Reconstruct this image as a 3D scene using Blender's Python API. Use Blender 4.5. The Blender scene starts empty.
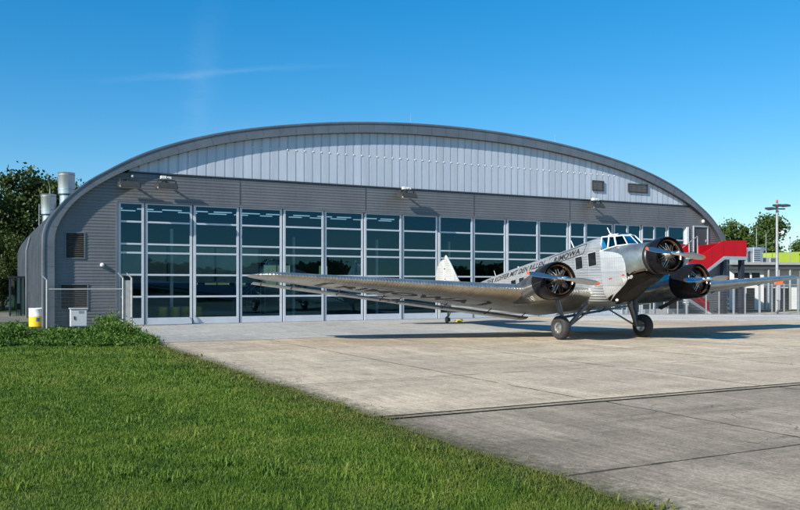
import bpy, math, random
import numpy as np
from mathutils import Vector, Matrix
R = math.radians
random.seed(7); rng = np.random.default_rng(11)
scene = bpy.context.scene
COL = scene.collection
PI = math.pi

# ------------------------------------------------------------------ site frame
EYE = 2.22
D = (0.9096, 0.4155); N = (0.4155, -0.9096); P0 = (-10.12, 42.61)
SITE_ROT = math.atan2(D[1], D[0])
def S(t, e, z=0.0):
    return Vector((P0[0] + t*D[0] + e*N[0], P0[1] + t*D[1] + e*N[1], z))

# ------------------------------------------------------------------ helpers
class MB:
    """collects faces of one mesh"""
    def __init__(s): s.v = []; s.f = []; s.m = []; s.sm = []
    def add(s, verts, faces, mat=0, smooth=False):
        o = len(s.v); s.v.extend([tuple(map(float, p)) for p in verts])
        for f in faces:
            s.f.append(tuple(i+o for i in f)); s.m.append(mat); s.sm.append(smooth)
        return s
    def quad(s, a, b, c, d, mat=0): return s.add([a, b, c, d], [(0, 1, 2, 3)], mat)
    def poly(s, pts, mat=0): return s.add(pts, [tuple(range(len(pts)))], mat)
    def box(s, x0, x1, y0, y1, z0, z1, mat=0):
        return s.add([(x0,y0,z0),(x1,y0,z0),(x1,y1,z0),(x0,y1,z0),(x0,y0,z1),(x1,y0,z1),(x1,y1,z1),(x0,y1,z1)],
                     [(0,3,2,1),(4,5,6,7),(0,1,5,4),(1,2,6,5),(2,3,7,6),(3,0,4,7)], mat)
    def cham(s, x0, x1, y0, y1, z0, z1, b=.01, mat=0):
        """box with chamfered vertical and top edges"""
        def ring(i, z): return [(x0+i,y0+i*0+b*(i>0)*0,z)]
        pts = []
        for (ins, z) in ((0, z0), (0, z1-b), (b, z1)):
            xa, xb, ya, yb = x0+ins, x1-ins, y0+ins, y1-ins
            pts += [(xa+b,ya,z),(xb-b,ya,z),(xb,ya+b,z),(xb,yb-b,z),(xb-b,yb,z),(xa+b,yb,z),(xa,yb-b,z),(xa,ya+b,z)]
        fs = [tuple(reversed(range(8))), tuple(range(16, 24))]
        for k in range(2):
            for i in range(8):
                j = (i+1) % 8; fs.append((k*8+i, k*8+j, k*8+8+j, k*8+8+i))
        return s.add(pts, fs, mat)
    def tube(s, a, b, r0, r1=None, n=8, mat=0, caps=True):
        r1 = r0 if r1 is None else r1
        a = Vector(a); b = Vector(b); d = (b-a).normalized()
        u = d.orthogonal().normalized(); w = d.cross(u)
        pts = []
        for p, r in ((a, r0), (b, r1)):
            for i in range(n):
                q = 2*PI*i/n; pts.append(p + (u*math.cos(q) + w*math.sin(q))*r)
        fs = [(i, (i+1) % n, n+(i+1) % n, n+i) for i in range(n)]
        s.add(pts, fs, mat, True)
        if caps:
            s.add(pts, [tuple(reversed(range(n))), tuple(range(n, 2*n))], mat, False)
        return s
    def rings(s, rings, mat=0, smooth=True, cap0=True, cap1=True, closed=True):
        n = len(rings[0]); pts = [p for r in rings for p in r]; fs = []
        for k in range(len(rings)-1):
            for i in range(n if closed else n-1):
                j = (i+1) % n
                fs.append((k*n+i, k*n+j, (k+1)*n+j, (k+1)*n+i))
        s.add(pts, fs, mat, smooth)
        if cap0: s.add(rings[0], [tuple(reversed(range(n)))], mat)
        if cap1: s.add(rings[-1], [tuple(range(n))], mat)
        return s
    def lathe(s, c, ax, prof, n=32, mat=0, smooth=True):
        """prof: (distance along axis, radius)"""
        c = Vector(c); ax = Vector(ax).normalized(); u = ax.orthogonal().normalized(); w = ax.cross(u)
        rr = []
        for (h, r) in prof:
            rr.append([c + ax*h + (u*math.cos(2*PI*i/n) + w*math.sin(2*PI*i/n))*max(r, 1e-4) for i in range(n)])
        return s.rings(rr, mat, smooth, False, False)
    def build(s, name, mats, parent=None, loc=(0,0,0), rz=0.0, sharp=35):
        me = bpy.data.meshes.new(name)
        me.from_pydata(s.v, [], s.f)
        if not isinstance(mats, (list, tuple)): mats = [mats]
        for m in mats: me.materials.append(m)
        me.polygons.foreach_set('material_index', s.m)
        me.polygons.foreach_set('use_smooth', s.sm)
        me.update()
        if any(s.sm): me.set_sharp_from_angle(angle=R(sharp))
        o = bpy.data.objects.new(name, me); COL.objects.link(o)
        o.location = loc; o.rotation_euler = (0, 0, rz)
        if parent: o.parent = parent
        return o

def tag(o, label=None, cat=None, group=None, kind=None):
    if label: o['label'] = label
    if cat: o['category'] = cat
    if group: o['group'] = group
    if kind: o['kind'] = kind
    return o
def empty(name, label, cat, loc=(0,0,0), rz=0.0, group=None):
    o = bpy.data.objects.new(name, None); COL.objects.link(o)
    o.location = loc; o.rotation_euler = (0, 0, rz); o.empty_display_size = .3
    return tag(o, label, cat, group)
def copy_tree(o, parent=None):
    c = o.copy(); COL.objects.link(c)
    if parent: c.parent = parent
    for ch in list(o.children): copy_tree(ch, c)
    return c

# ------------------------------------------------------------------ materials
class NT:
    def __init__(s, name):
        s.mat = bpy.data.materials.new(name); s.mat.use_nodes = True
        s.t = s.mat.node_tree; s.t.nodes.clear()
        s.out = s.t.nodes.new('ShaderNodeOutputMaterial')
    def n(s, typ, **kw):
        nd = s.t.nodes.new('ShaderNode'+typ)
        for k, v in kw.items():
            if k.startswith('i_'):
                nd.inputs[k[2:].replace('_', ' ')].default_value = v
            else: setattr(nd, k, v)
        return nd
    def l(s, a, b): s.t.links.new(a, b)
    def coord(s, kind='Object', scale=(1,1,1), rot=(0,0,0)):
        tc = s.n('TexCoord'); mp = s.n('Mapping')
        s.l(tc.outputs[kind], mp.inputs['Vector'])
        mp.inputs['Scale'].default_value = scale; mp.inputs['Rotation'].default_value = rot
        return mp.outputs[0]
    def noise(s, vec, scale, detail=4, rough=.55):
        n = s.n('TexNoise'); n.inputs['Scale'].default_value = scale
        n.inputs['Detail'].default_value = detail; n.inputs['Roughness'].default_value = rough
        if vec is not None: s.l(vec, n.inputs['Vector'])
        return n.outputs['Fac']
    def ramp(s, fac, stops):
        r = s.n('ValToRGB'); el = r.color_ramp.elements
        while len(el) < len(stops): el.new(.5)
        for e, (p, c) in zip(el, stops):
            e.position = p; e.color = (c[0], c[1], c[2], 1) if hasattr(c, '__len__') else (c, c, c, 1)
        s.l(fac, r.inputs[0]); return r.outputs[0]
    def mix(s, fac, a, b, mode='MIX'):
        m = s.n('Mix', data_type='RGBA', blend_type=mode)
        for src, idx in ((fac, 0), (a, 6), (b, 7)):
            if hasattr(src, 'is_output'): s.l(src, m.inputs[idx])
            elif idx == 0: m.inputs[0].default_value = src
            else: m.inputs[idx].default_value = (*src, 1)
        return m.outputs[2]
    def math(s, op, a, b=None, clamp=False):
        m = s.n('Math', operation=op, use_clamp=clamp)
        for i, q in enumerate((a, b)):
            if q is None: continue
            if hasattr(q, 'is_output'): s.l(q, m.inputs[i])
            else: m.inputs[i].default_value = q
        return m.outputs[0]
    def bump(s, h, strength, dist=.01, prev=None):
        b = s.n('Bump'); b.inputs['Strength'].default_value = strength; b.inputs['Distance'].default_value = dist
        s.l(h, b.inputs['Height'])
        if prev is not None: s.l(prev, b.inputs['Normal'])
        return b.outputs[0]
    def bsdf(s, color, rough=.5, metal=0, normal=None, spec=None):
        p = s.n('BsdfPrincipled')
        for val, nm in ((color, 'Base Color'), (rough, 'Roughness'), (metal, 'Metallic')):
            if hasattr(val, 'is_output'): s.l(val, p.inputs[nm])
            elif nm == 'Base Color': p.inputs[nm].default_value = (*val, 1)
            else: p.inputs[nm].default_value = val
        if spec is not None: p.inputs['Specular IOR Level'].default_value = spec
        if normal is not None: s.l(normal, p.inputs['Normal'])
        s.l(p.outputs[0], s.out.inputs[0]); return p

def worn(name, col, rough=.5, metal=0.0, amt=.25, scale=3.0, bump=0.0, spec=None, stretch=(1,1,1)):
    """plain paint or metal with soft dirt variation and fine grain"""
    m = NT(name); v = m.coord('Object', stretch)
    a = m.noise(v, scale, 5); b = m.noise(v, scale*14, 3)
    f = m.math('ADD', m.math('MULTIPLY', a, .7), m.math('MULTIPLY', b, .3))
    lo = tuple(c*(1-amt) for c in col); hi = tuple(min(1, c*(1+amt*.8)) for c in col)
    c = m.ramp(f, [(.3, lo), (.7, hi)])
    rr = m.math('ADD', m.math('MULTIPLY', a, .2), rough-.1)
    m.bsdf(c, rr, metal, m.bump(b, bump, .005) if bump else None, spec)
    return m.mat

def metal_sheet(name, col, axis, period, rough, metal, strength=.6, dirt=.2, seam=()):
    """corrugated aluminium skin: ridges along one local axis, seams and smudges"""
    m = NT(name); tc = m.n('TexCoord'); sp = m.n('SeparateXYZ'); m.l(tc.outputs['Object'], sp.inputs[0])
    ph = m.math('SINE', m.math('MULTIPLY', sp.outputs['XYZ'.index(axis)], 2*PI/period))
    v = m.coord('Object'); a = m.noise(v, 1.3, 5); b = m.noise(v, 22, 3)
    vs = m.coord('Object', (.6, 4, 4)); st = m.noise(vs, 2.2, 4)
    f = m.math('ADD', m.math('MULTIPLY', a, .5), m.math('MULTIPLY', st, .5))
    c = m.ramp(f, [(.3, tuple(q*(1-dirt) for q in col)), (.68, tuple(min(1, q*(1+dirt*.6)) for q in col))])
    rr = m.math('ADD', m.math('MULTIPLY', b, .18), rough-.09)
    if seam:
        for ax, pitch in seam:
            q = m.math('FRACT', m.math('DIVIDE', sp.outputs['XYZ'.index(ax)], pitch)); ln = m.math('LESS_THAN', q, .022/pitch)
            tone = m.n('TexWhiteNoise', noise_dimensions='1D'); m.l(m.math('FLOOR', m.math('DIVIDE', sp.outputs['XYZ'.index(ax)], pitch)), tone.inputs['W'])
            c = m.mix(.30, c, m.ramp(tone.outputs['Value'], [(0, .32), (1, .68)]), 'OVERLAY')
            c = m.mix(m.math('MULTIPLY', ln, .38), c, (.10,.10,.10))
    nb = m.bump(ph, strength, period*.12)
    nb = m.bump(a, .12, .02, nb)
    m.bsdf(c, rr, metal, nb)
    return m.mat

M = {}
M['alu_wing'] = metal_sheet('corrugated_wing_skin', (.54,.51,.46), 'Y', .12, .32, .88, .3, .36, (('Y',1.35),('X',1.6)))
M['alu_side'] = metal_sheet('corrugated_body_skin', (.52,.53,.52), 'Z', .11, .38, .62, .75, .26, (('X',.95),))
M['alu_panel'] = metal_sheet('nose_side_skin', (.54,.555,.56), 'X', .10, .43, .5, .28, .2, (('Z',.55),))
M['alu_smooth'] = worn('polished_aluminium', (.44,.43,.40), .25, .92, .34, 2.5)
M['alu_tail'] = metal_sheet('tail_skin', (.55,.55,.53), 'Z', .12, .5, .35, .4, .25, (('X',.42),))
M['black_gloss'] = worn('black_cowl_paint', (.009,.009,.011), .2, 0, .3, 3, 0, .10)
M['nose_skin'] = worn('satin_nose_aluminium', (.27,.295,.29), .38, .75, .35, 2.6)
M['sooty_shaded'] = worn('oil_stained_shaded_metal', (.008,.0072,.006), .4, .0, .6, 3, 0, .15)  # oil staining and underside shadow, both put into the base colour
M['dark_metal'] = worn('dark_engine_metal', (.05,.049,.048), .4, .6, .5, 9)
M['fin_metal'] = worn('cylinder_metal', (.34,.33,.32), .38, .9, .5, 12)
M['bronze'] = worn('heat_stained_bronze', (.30,.17,.09), .3, .9, .35, 5)
M['chrome'] = worn('bright_hub_metal', (.72,.72,.72), .24, 1.0, .1, 6)
M['blade'] = worn('propeller_metal', (.46,.47,.49), .25, .95, .12, 4)
M['orange'] = worn('orange_tip_paint', (.85,.13,.02), .4, 0, .1)
M['text'] = worn('black_lettering_paint', (.012,.012,.015), .5, 0, .1)
M['text_white'] = worn('white_lettering_paint', (.8,.8,.78), .5, 0, .1)
M['red_decal'] = worn('red_decal', (.5,.03,.03), .5, 0, .1)
M['tyre'] = worn('tyre_rubber', (.028,.027,.026), .8, 0, .5, 8, .2)
M['strut'] = worn('grey_strut_paint', (.13,.135,.14), .35, .5, .3, 6)
M['white_frame'] = worn('white_frame_paint', (.74,.75,.76), .4, 0, .12, 5)
M['door_alu'] = worn('light_door_aluminium', (.58,.61,.65), .42, .25, .10, 2)
M['door_gap'] = worn('black_seal', (.02,.02,.022), .7, 0, .2)
M['clad'] = worn('grey_wall_sheet', (.165,.168,.176), .42, .25, .22, .6, 0, None, (1,1,.3))
M['zinc'] = worn('grey_zinc_sheet', (.165,.18,.20), .42, .35, .26, .8)
M['zinc_dark'] = worn('dark_zinc_edge', (.07,.075,.08), .5, .3, .2)
M['gable'] = worn('pale_translucent_sheet', (.50,.545,.61), .38, 0, .2, .7, 0, None, (2,2,.1))
M['gable_rib'] = worn('gable_rib', (.38,.425,.50), .4, 0, .1)
M['louvre'] = worn('brown_grey_louvre', (.11,.10,.085), .55, .1, .25, 6)
M['steel'] = worn('brushed_stainless', (.66,.69,.72), .30, .85, .07, .5, 0, None, (1,1,.3))
M['galv'] = worn('galvanised_post', (.36,.37,.38), .5, .5, .15, 4)
M['galv_beige'] = worn('weathered_post', (.42,.41,.38), .6, .15, .2, 4)
M['lampgrey'] = worn('lamp_housing', (.055,.055,.05), .45, .3, .3, 6)
M['lampwhite'] = worn('lamp_front_white', (.75,.75,.70), .4, 0, .1)
M['red'] = worn('red_parapet_sheet', (.56,.006,.014), .5, 0, .12, 1.2, 0, .15)
M['stringer'] = worn('pale_grey_stringer', (.42,.45,.48), .4, .3, .1)
M['navy'] = worn('dark_blue_column', (.018,.024,.04), .45, .2, .2)
M['white_wall'] = worn('white_render', (.66,.66,.64), .75, 0, .08, 1.5)
M['dark_wall'] = worn('dark_fascia', (.06,.062,.066), .5, 0, .2)
M['roofgrey'] = worn('flat_roof_edge', (.30,.30,.29), .6, 0, .15)
M['lime'] = worn('lime_sheet', (.36,.47,.04), .55, 0, .12, 1)
M['bark'] = worn('tree_bark', (.07,.055,.04), .9, 0, .4, 5, .5)
M['white_paint'] = worn('white_cabinet_paint', (.72,.72,.70), .45, 0, .08, 3)
M['white_plastic'] = worn('white_plastic', (.78,.79,.79), .4, 0, .06, 3)
M['yellow'] = worn('yellow_paint', (.78,.50,.02), .45, 0, .1, 3)
M['blue'] = worn('blue_emblem_paint', (.05,.12,.35), .45, 0, .1)
M['inner_floor'] = worn('hall_floor', (.20,.21,.21), .35, 0, .15, .8)
M['inner_wall'] = worn('hall_wall', (.16,.17,.17), .8, 0, .15, .5)
M['inner_steel'] = worn('hall_steel', (.10,.11,.12), .5, .3, .2)

def glass_mat(name, tint, ior, wav=.0, rough=0.0, coat=(.92,.97,1)):
    m = NT(name)
    fr = m.n('Fresnel'); fr.inputs['IOR'].default_value = ior
    tr = m.n('BsdfTransparent'); tr.inputs[0].default_value = (*tint, 1)
    gl = m.n('BsdfGlossy'); gl.inputs['Roughness'].default_value = rough; gl.inputs[0].default_value = (*coat,1)
    if wav:
        v = m.coord('Object'); nb = m.bump(m.noise(v, .55, 2), wav, .02)
        m.l(nb, gl.inputs['Normal']); m.l(nb, fr.inputs['Normal'])
    mx = m.n('MixShader'); m.l(fr.outputs[0], mx.inputs[0]); m.l(tr.outputs[0], mx.inputs[1]); m.l(gl.outputs[0], mx.inputs[2])
    m.l(mx.outputs[0], m.out.inputs[0])
    return m.mat
M['glass'] = glass_mat('tinted_hall_glass', (.66,.80,.80), 1.74, .09, 0.0, (.26,.68,1))
M['glass_green'] = glass_mat('green_porch_glass', (.35,.55,.47), 1.6)
M['glass_cockpit'] = glass_mat('cockpit_glass', (.14,.16,.18), 1.27)
M['glass_roof'] = glass_mat('cockpit_roof_glass', (.14,.16,.18), 1.7)
M['glass_dark'] = worn('dark_window_glass', (.012,.014,.016), .06, 0, .2)
M['glass_back'] = glass_mat('rear_hall_glass', (.11,.15,.135), 1.45)
def emis(name, col, st):
    m = NT(name); e = m.n('Emission'); e.inputs[0].default_value = (*col, 1); e.inputs[1].default_value = st
    m.l(e.outputs[0], m.out.inputs[0]); return m.mat
M['tube_lamp'] = emis('lit_strip_lamp', (.5,.8,1), .42)

def wire_mat(name, pitch_u, pitch_v, width, col, axes=('X','Z')):
    """fence mesh: thin wires with open space between"""
    m = NT(name); tc = m.n('TexCoord'); sp = m.n('SeparateXYZ'); m.l(tc.outputs['Object'], sp.inputs[0])
    def line(o, pitch):
        q = m.math('FRACT', m.math('DIVIDE', o, pitch)); return m.math('LESS_THAN', q, width/pitch)
    k = m.math('MAXIMUM', line(sp.outputs['XYZ'.index(axes[0])], pitch_u), line(sp.outputs['XYZ'.index(axes[1])], pitch_v))
    p = m.n('BsdfPrincipled'); p.inputs['Base Color'].default_value = (*col, 1); p.inputs['Roughness'].default_value = .5; p.inputs['Metallic'].default_value = .4
    tr = m.n('BsdfTransparent'); mx = m.n('MixShader')
    m.l(k, mx.inputs[0]); m.l(tr.outputs[0], mx.inputs[1]); m.l(p.outputs[0], mx.inputs[2]); m.l(mx.outputs[0], m.out.inputs[0])
    return m.mat
M['wire'] = wire_mat('galvanised_wire_mesh', .05, .2, .005, (.22,.23,.23))

def concrete(name, base, warm, dark, seed=0.0, streak=.5):
    m = NT(name); v = m.coord('Object'); vs = m.coord('Object', (.10, .9, 1)); vd = m.coord('Object', (.7, .16, 1))
    big = m.noise(v, .11, 6, .6); mid = m.noise(v, .9, 6, .65); fine = m.noise(v, 26, 4, .7); st = m.noise(vs, 1.4, 6, .6); st2 = m.noise(vd, 1.1, 6, .65)
    c = m.ramp(big, [(.34, dark), (.5, base), (.66, warm)])
    c = m.mix(m.math('MULTIPLY', m.ramp(mid, [(.42, 0), (.68, 1)]), .65), c, tuple(q*.72 for q in base))
    c = m.mix(m.math('MULTIPLY', m.ramp(st, [(.47, 0), (.66, 1)]), streak), c, tuple(q*.58 for q in base))
    c = m.mix(m.math('MULTIPLY', m.ramp(st2, [(.50, 0), (.66, 1)]), streak*.7), c, tuple(min(1, q*1.28) for q in warm))
    c = m.mix(.5, c, m.ramp(fine, [(.3, .22), (.7, .78)]), 'OVERLAY')
    gr = m.noise(v, 6.5, 5, .7); c = m.mix(.45, c, m.ramp(gr, [(.3, .25), (.7, .75)]), 'OVERLAY')
    sc = m.noise(m.coord('Object', (9, .5, 1), (0, 0, .25)), 1.6, 5, .6); c = m.mix(.4, c, m.ramp(sc, [(.35, .3), (.7, .72)]), 'OVERLAY')
    # slab-to-slab tone differences
    sp = m.n('SeparateXYZ'); m.l(m.coord('Object'), sp.inputs[0])
    fx = m.math('FLOOR', m.math('DIVIDE', m.math('SUBTRACT', sp.outputs[0], 2.3), 5.0)); fy = m.math('FLOOR', m.math('DIVIDE', m.math('ADD', sp.outputs[1], 31.6), 4.35))
    cb = m.n('CombineXYZ'); m.l(fx, cb.inputs[0]); m.l(fy, cb.inputs[1]); wn = m.n('TexWhiteNoise', noise_dimensions='3D'); m.l(cb.outputs[0], wn.inputs['Vector'])
    c = m.mix(.22, c, m.ramp(wn.outputs['Value'], [(0, .3), (1, .7)]), 'OVERLAY')
    vo = m.n('TexVoronoi'); vo.inputs['Scale'].default_value = .55; m.l(m.coord('Object'), vo.inputs['Vector'])
    sp_r = m.math('MULTIPLY', m.math('SUBTRACT', vo.outputs['Distance'], m.math('ADD', .03, m.math('MULTIPLY', m.math('SUBTRACT', gr, .45), .35))), 14, True)
    drip = m.math('MULTIPLY', m.math('SUBTRACT', 1, sp_r), .45); c = m.mix(drip, c, tuple(q*.3 for q in base))
    ck = m.n('TexVoronoi', feature='DISTANCE_TO_EDGE'); ck.inputs['Scale'].default_value = .16
    wv = m.n('VectorMath', operation='ADD'); nv = m.n('TexNoise'); nv.inputs['Scale'].default_value = 1.1; nv.inputs['Detail'].default_value = 5; m.l(v, nv.inputs['Vector']); m.l(nv.outputs['Color'], wv.inputs[0]); m.l(v, wv.inputs[1]); m.l(wv.outputs[0], ck.inputs['Vector'])
    cr = m.math('MULTIPLY', m.math('LESS_THAN', ck.outputs['Distance'], .0016), m.math('GREATER_THAN', big, .53)); c = m.mix(m.math('MULTIPLY', cr, .6), c, tuple(q*.25 for q in base))
    # earth and moss washed over the slab beside the lawn
    ed = m.math('MULTIPLY', m.math('SUBTRACT', -1.75, m.math('ADD', sp.outputs[0], m.math('MULTIPLY', m.math('SUBTRACT', gr, .5), 1.3))), 1.5, True)
    c = m.mix(m.math('MULTIPLY', ed, .8), c, (.062,.060,.032))
    nb = m.bump(fine, .35, .006); nb = m.bump(mid, .12, .02, nb)
    m.bsdf(c, m.math('ADD', m.math('MULTIPLY', fine, .15), .78), 0, nb, .12)
    return m.mat
M['apron'] = concrete('tan_concrete', (.47,.385,.28), (.57,.465,.335), (.37,.31,.235), 0, .5)
M['apron_dark'] = concrete('grey_concrete', (.30,.25,.186), (.37,.31,.23), (.23,.197,.15), 0, .7)
M['forecourt'] = concrete('pale_concrete', (.38,.365,.325), (.42,.40,.355), (.33,.32,.29), 0, .25)
M['pave_pale'] = concrete('pale_pavement', (.50,.49,.46), (.55,.54,.50), (.45,.44,.41), 0, .2)
M['joint'] = worn('dark_joint_sealant', (.075,.066,.054), .9, 0, .4, 3, 0, .05)
M['channel'] = worn('channel_grate', (.06,.06,.06), .7, .2, .4, 5)
M['line_white'] = worn('faded_white_line', (.55,.49,.40), .85, 0, .4, 3, 0, .1)

def grass_mat(name, cols, trans=.3, edge=False):
    m = NT(name); g = m.n('NewGeometry')
    v = m.coord('Object'); big = m.noise(v, .35, 4); mid = m.noise(v, 1.7, 4)
    f = m.math('ADD', m.math('MULTIPLY', g.outputs['Random Per Island'], .24), m.math('ADD', m.math('MULTIPLY', big, .85), m.math('MULTIPLY', mid, .75)))
    f = m.math('SUBTRACT', f, .40)
    c = m.ramp(f, [(.22, cols[0]), (.42, cols[1]), (.62, cols[2]), (.86, cols[3])])
    if edge:   # drier, yellower turf along the concrete
        sp = m.n('SeparateXYZ'); m.l(v, sp.inputs[0])
        t = m.math('ADD', m.math('MULTIPLY', m.math('SUBTRACT', sp.outputs[0], P0[0]), D[0]), m.math('MULTIPLY', m.math('SUBTRACT', sp.outputs[1], P0[1]), D[1]))
        e = m.math('MULTIPLY', m.math('ADD', m.math('ADD', t, 3.7), m.math('MULTIPLY', m.math('SUBTRACT', mid, .5), 2.4)), .8, True)
        c = m.mix(m.math('MULTIPLY', e, .55), c, (.15,.125,.035))
    p = m.n('BsdfPrincipled'); m.l(c, p.inputs['Base Color']); p.inputs['Roughness'].default_value = .55; p.inputs['Specular IOR Level'].default_value = .3
    t = m.n('BsdfTranslucent'); m.l(c, t.inputs[0])
    mx = m.n('MixShader'); mx.inputs[0].default_value = trans
    m.l(p.outputs[0], mx.inputs[1]); m.l(t.outputs[0], mx.inputs[2]); m.l(mx.outputs[0], m.out.inputs[0])
    return m.mat
M['grass'] = grass_mat('lawn_blades', [(.040,.090,.010), (.084,.160,.015), (.145,.220,.026), (.25,.235,.065)], .35, True)
M['weed'] = grass_mat('weed_leaves', [(.024,.058,.007), (.055,.120,.012), (.095,.175,.02), (.15,.21,.035)])
M['leaf_dark'] = grass_mat('dark_tree_leaves', [(.015,.032,.007), (.030,.056,.010), (.052,.082,.015), (.09,.11,.024)], .25)
M['leaf'] = grass_mat('tree_leaves', [(.030,.055,.012), (.055,.095,.018), (.08,.125,.026), (.11,.15,.04)], .3)
def soil():
    m = NT('lawn_soil'); v = m.coord('Object'); a = m.noise(v, .3, 5); b = m.noise(v, 9, 5, .7)
    c = m.ramp(m.math('ADD', m.math('MULTIPLY', a, .4), m.math('MULTIPLY', b, .6)), [(.3, (.018,.030,.008)), (.5, (.030,.055,.012)), (.72, (.06,.08,.022))])
    m.bsdf(c, .9, 0, m.bump(b, .8, .04), .2); return m.mat
M['soil'] = soil()

# ------------------------------------------------------------------ ground
def sheet(name, t0, t1, e0, e1, z, mat, ragged=None):
    b = MB()
    if ragged is None:
        b.quad((t0,-e0,z),(t0,-e1,z),(t1,-e1,z),(t1,-e0,z))
    else:
        es = np.arange(e0, e1+.01, .22); n = len(es)
        left = [(t0 + ragged*(rng.random()-.5) + .06*math.sin(e*.9) + .05*math.sin(e*2.3+1), -e, z) for e in es]
        pts = left + [(t1, -e, z) for e in es]
        b.add(pts, [(i, i+1, n+i+1, n+i) for i in range(n-1)])
    o = b.build(name, mat, None, S(0,0,0), SITE_ROT)
    return tag(o, kind='structure')
b = MB(); b.quad((-1800,-1800,-.012),(1800,-1800,-.012),(1800,1800,-.012),(-1800,1800,-.012))
tag(b.build('ground', M['soil']), kind='structure')
sheet('apron', -2.45, 190, 13.55, 31.6, .0, M['apron'], .10)
sheet('apron_near', -2.45, 190, 31.95, 120, .0, M['apron_dark'], .12)
sheet('forecourt', -2.45, 24, .02, 13.545, .0, M['forecourt'], .1)
sheet('apron_side', 24.005, 190, .02, 13.545, .0, M['apron'])
b = MB(); b.quad((15.5,48.3,.004),(60,48.3,.004),(60,57.6,.004),(15.5,57.6,.004))
tag(b.build('pavement', M['pave_pale']), kind='structure')
b = MB(); b.box(15.5,60,48.12,48.28,-.02,.03)
tag(b.build('pavement_kerb', M['forecourt']), kind='structure')
b = MB(); b.quad((-34,41,.0),(-16.6,47,.0),(-22,64,.0),(-40,60,.0))
tag(b.build('side_path', M['pave_pale']), kind='structure')
# drainage channel: two dark slots with a pale band between
b = MB()
for (e0, e1, m_) in ((31.6,31.69,0),(31.69,31.86,1),(31.86,31.95,0)):
    b.quad((-2.3,-e0,-.012 if m_==0 else .003),(-2.3,-e1,-.012 if m_==0 else .003),(190,-e1,-.012 if m_==0 else .003),(190,-e0,-.012 if m_==0 else .003), m_)
tag(b.build('drain_channel', [M['joint'], M['apron_dark']], None, S(0,0,0), SITE_ROT), kind='structure')
b = MB()
def wob_line(p, q, w):
    """irregular joint between two slab edges"""
    L = math.hypot(q[0]-p[0], q[1]-p[1]); n = max(2, int(L/.35)); ux, uy = (q[0]-p[0])/L, (q[1]-p[1])/L
    for i in range(n):
        if random.random() < .05: continue
        a = L*i/n; c = L*(i+1)/n; ww = w*random.uniform(.4, 1.25); k = random.uniform(-.006,.006)
        ax, ay = p[0]+ux*a - uy*k, p[1]+uy*a + ux*k; cx, cy = p[0]+ux*c - uy*k, p[1]+uy*c + ux*k
        b.quad((ax+uy*ww/2, ay-ux*ww/2, .004),(cx+uy*ww/2, cy-ux*ww/2, .004),(cx-uy*ww/2, cy+ux*ww/2, .004),(ax-uy*ww/2, ay+ux*ww/2, .004))
for k in range(0, 11): wob_line((2.3+5*k, -31.58), (2.3+5*k, -13.6), .04)
for k in range(0, 5): wob_line((2.4+5*k, -60), (2.4+5*k, -31.97), .038)
for e in (36.05, 40.4, 44.7): wob_line((-2.3, -e), (40, -e), .04)
for e in (27.2, 22.8, 18.4): wob_line((-2.3, -e), (60, -e), .022)
wob_line((-2.3, -13.55), (60, -13.55), .03)
tag(b.build('pavement_joints', M['joint'], None, S(0,0,0), SITE_ROT), kind='structure')
b = MB()
def strip(p, q, w, z=.006):
    L = math.hypot(q[0]-p[0], q[1]-p[1]); nx, ny = -(q[1]-p[1])/L*w/2, (q[0]-p[0])/L*w/2
    b.quad((p[0]+nx,p[1]+ny,z),(p[0]-nx,p[1]-ny,z),(q[0]-nx,q[1]-ny,z),(q[0]+nx,q[1]+ny,z))
strip((20.2,-20.0),(16.9,-26.3),.12); strip((23.4,-19.9),(22.4,-23.2),.12); strip((23.4,-19.9),(34,-22.4),.12)
tag(b.build('painted_lines', M['line_white'], None, S(0,0,0), SITE_ROT), kind='structure')

# ------------------------------------------------------------------ grass (uncountable)
def blade_mesh(name, P, H, W, lean, mat):
    """P (n,3) roots, H heights, W widths: bent two-segment blades"""
    n = len(P); az = rng.random(n)*2*PI; la = rng.random(n)*2*PI
    side = np.stack([np.cos(az), np.sin(az), np.zeros(n)], 1)*(W/2)[:,None]
    ld = np.stack([np.cos(la), np.sin(la), np.zeros(n)], 1)*(H*lean*rng.random(n))[:,None]
    up = np.zeros((n,3)); up[:,2] = H
    v = np.empty((n,5,3))
    v[:,0] = P-side; v[:,1] = P+side
    mid = P + up*.55 + ld*.35
    v[:,2] = mid+side*.75; v[:,3] = mid-side*.75; v[:,4] = P+up+ld-np.array([0,0,1])*(np.abs(ld).sum(1)*.25)[:,None]
    me = bpy.data.meshes.new(name); me.vertices.add(n*5); me.vertices.foreach_set('co', v.reshape(-1))
    base = (np.arange(n)*5)[:,None]
    loops = np.concatenate([base+np.array([0,1,2,3]), base+np.array([3,2,4])], 1).reshape(-1)
    me.loops.add(n*7); me.loops.foreach_set('vertex_index', loops.astype(np.int32))
    me.polygons.add(n*2)
    st = np.stack([np.arange(n)*7, np.arange(n)*7+4], 1).reshape(-1)
    me.polygons.foreach_set('loop_start', st.astype(np.int32))
    me.update(calc_edges=True); me.validate()
    me.materials.append(mat)
    o = bpy.data.objects.new(name, me); COL.objects.link(o); return o
def lawn_points(y0, y1, dens):
    xa, xb = -.66*y1-1.5, 4.5
    n = int((xb-xa)*(y1-y0)*dens)
    x = xa + (xb-xa)*rng.random(n); y = y0 + (y1-y0)*rng.random(n)
    rx, ry = x-P0[0], y-P0[1]; t = rx*D[0]+ry*D[1]; e = rx*N[0]+ry*N[1]
    edge = -2.42 + .06*np.sin(e*.9) + .05*np.sin(e*2.3+1) + .05 + .16*rng.standard_normal(n)*(rng.random(n) < .5) + .42*np.maximum(0, np.sin(e*3.1)*np.sin(e*1.27+2)-.25)*rng.random(n)
    keep = (t < edge) & (x > -.62*y-1.2) & (e > 11.5)
    return x[keep], y[keep], t[keep]
pts, hh, ww = [], [], []
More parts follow.
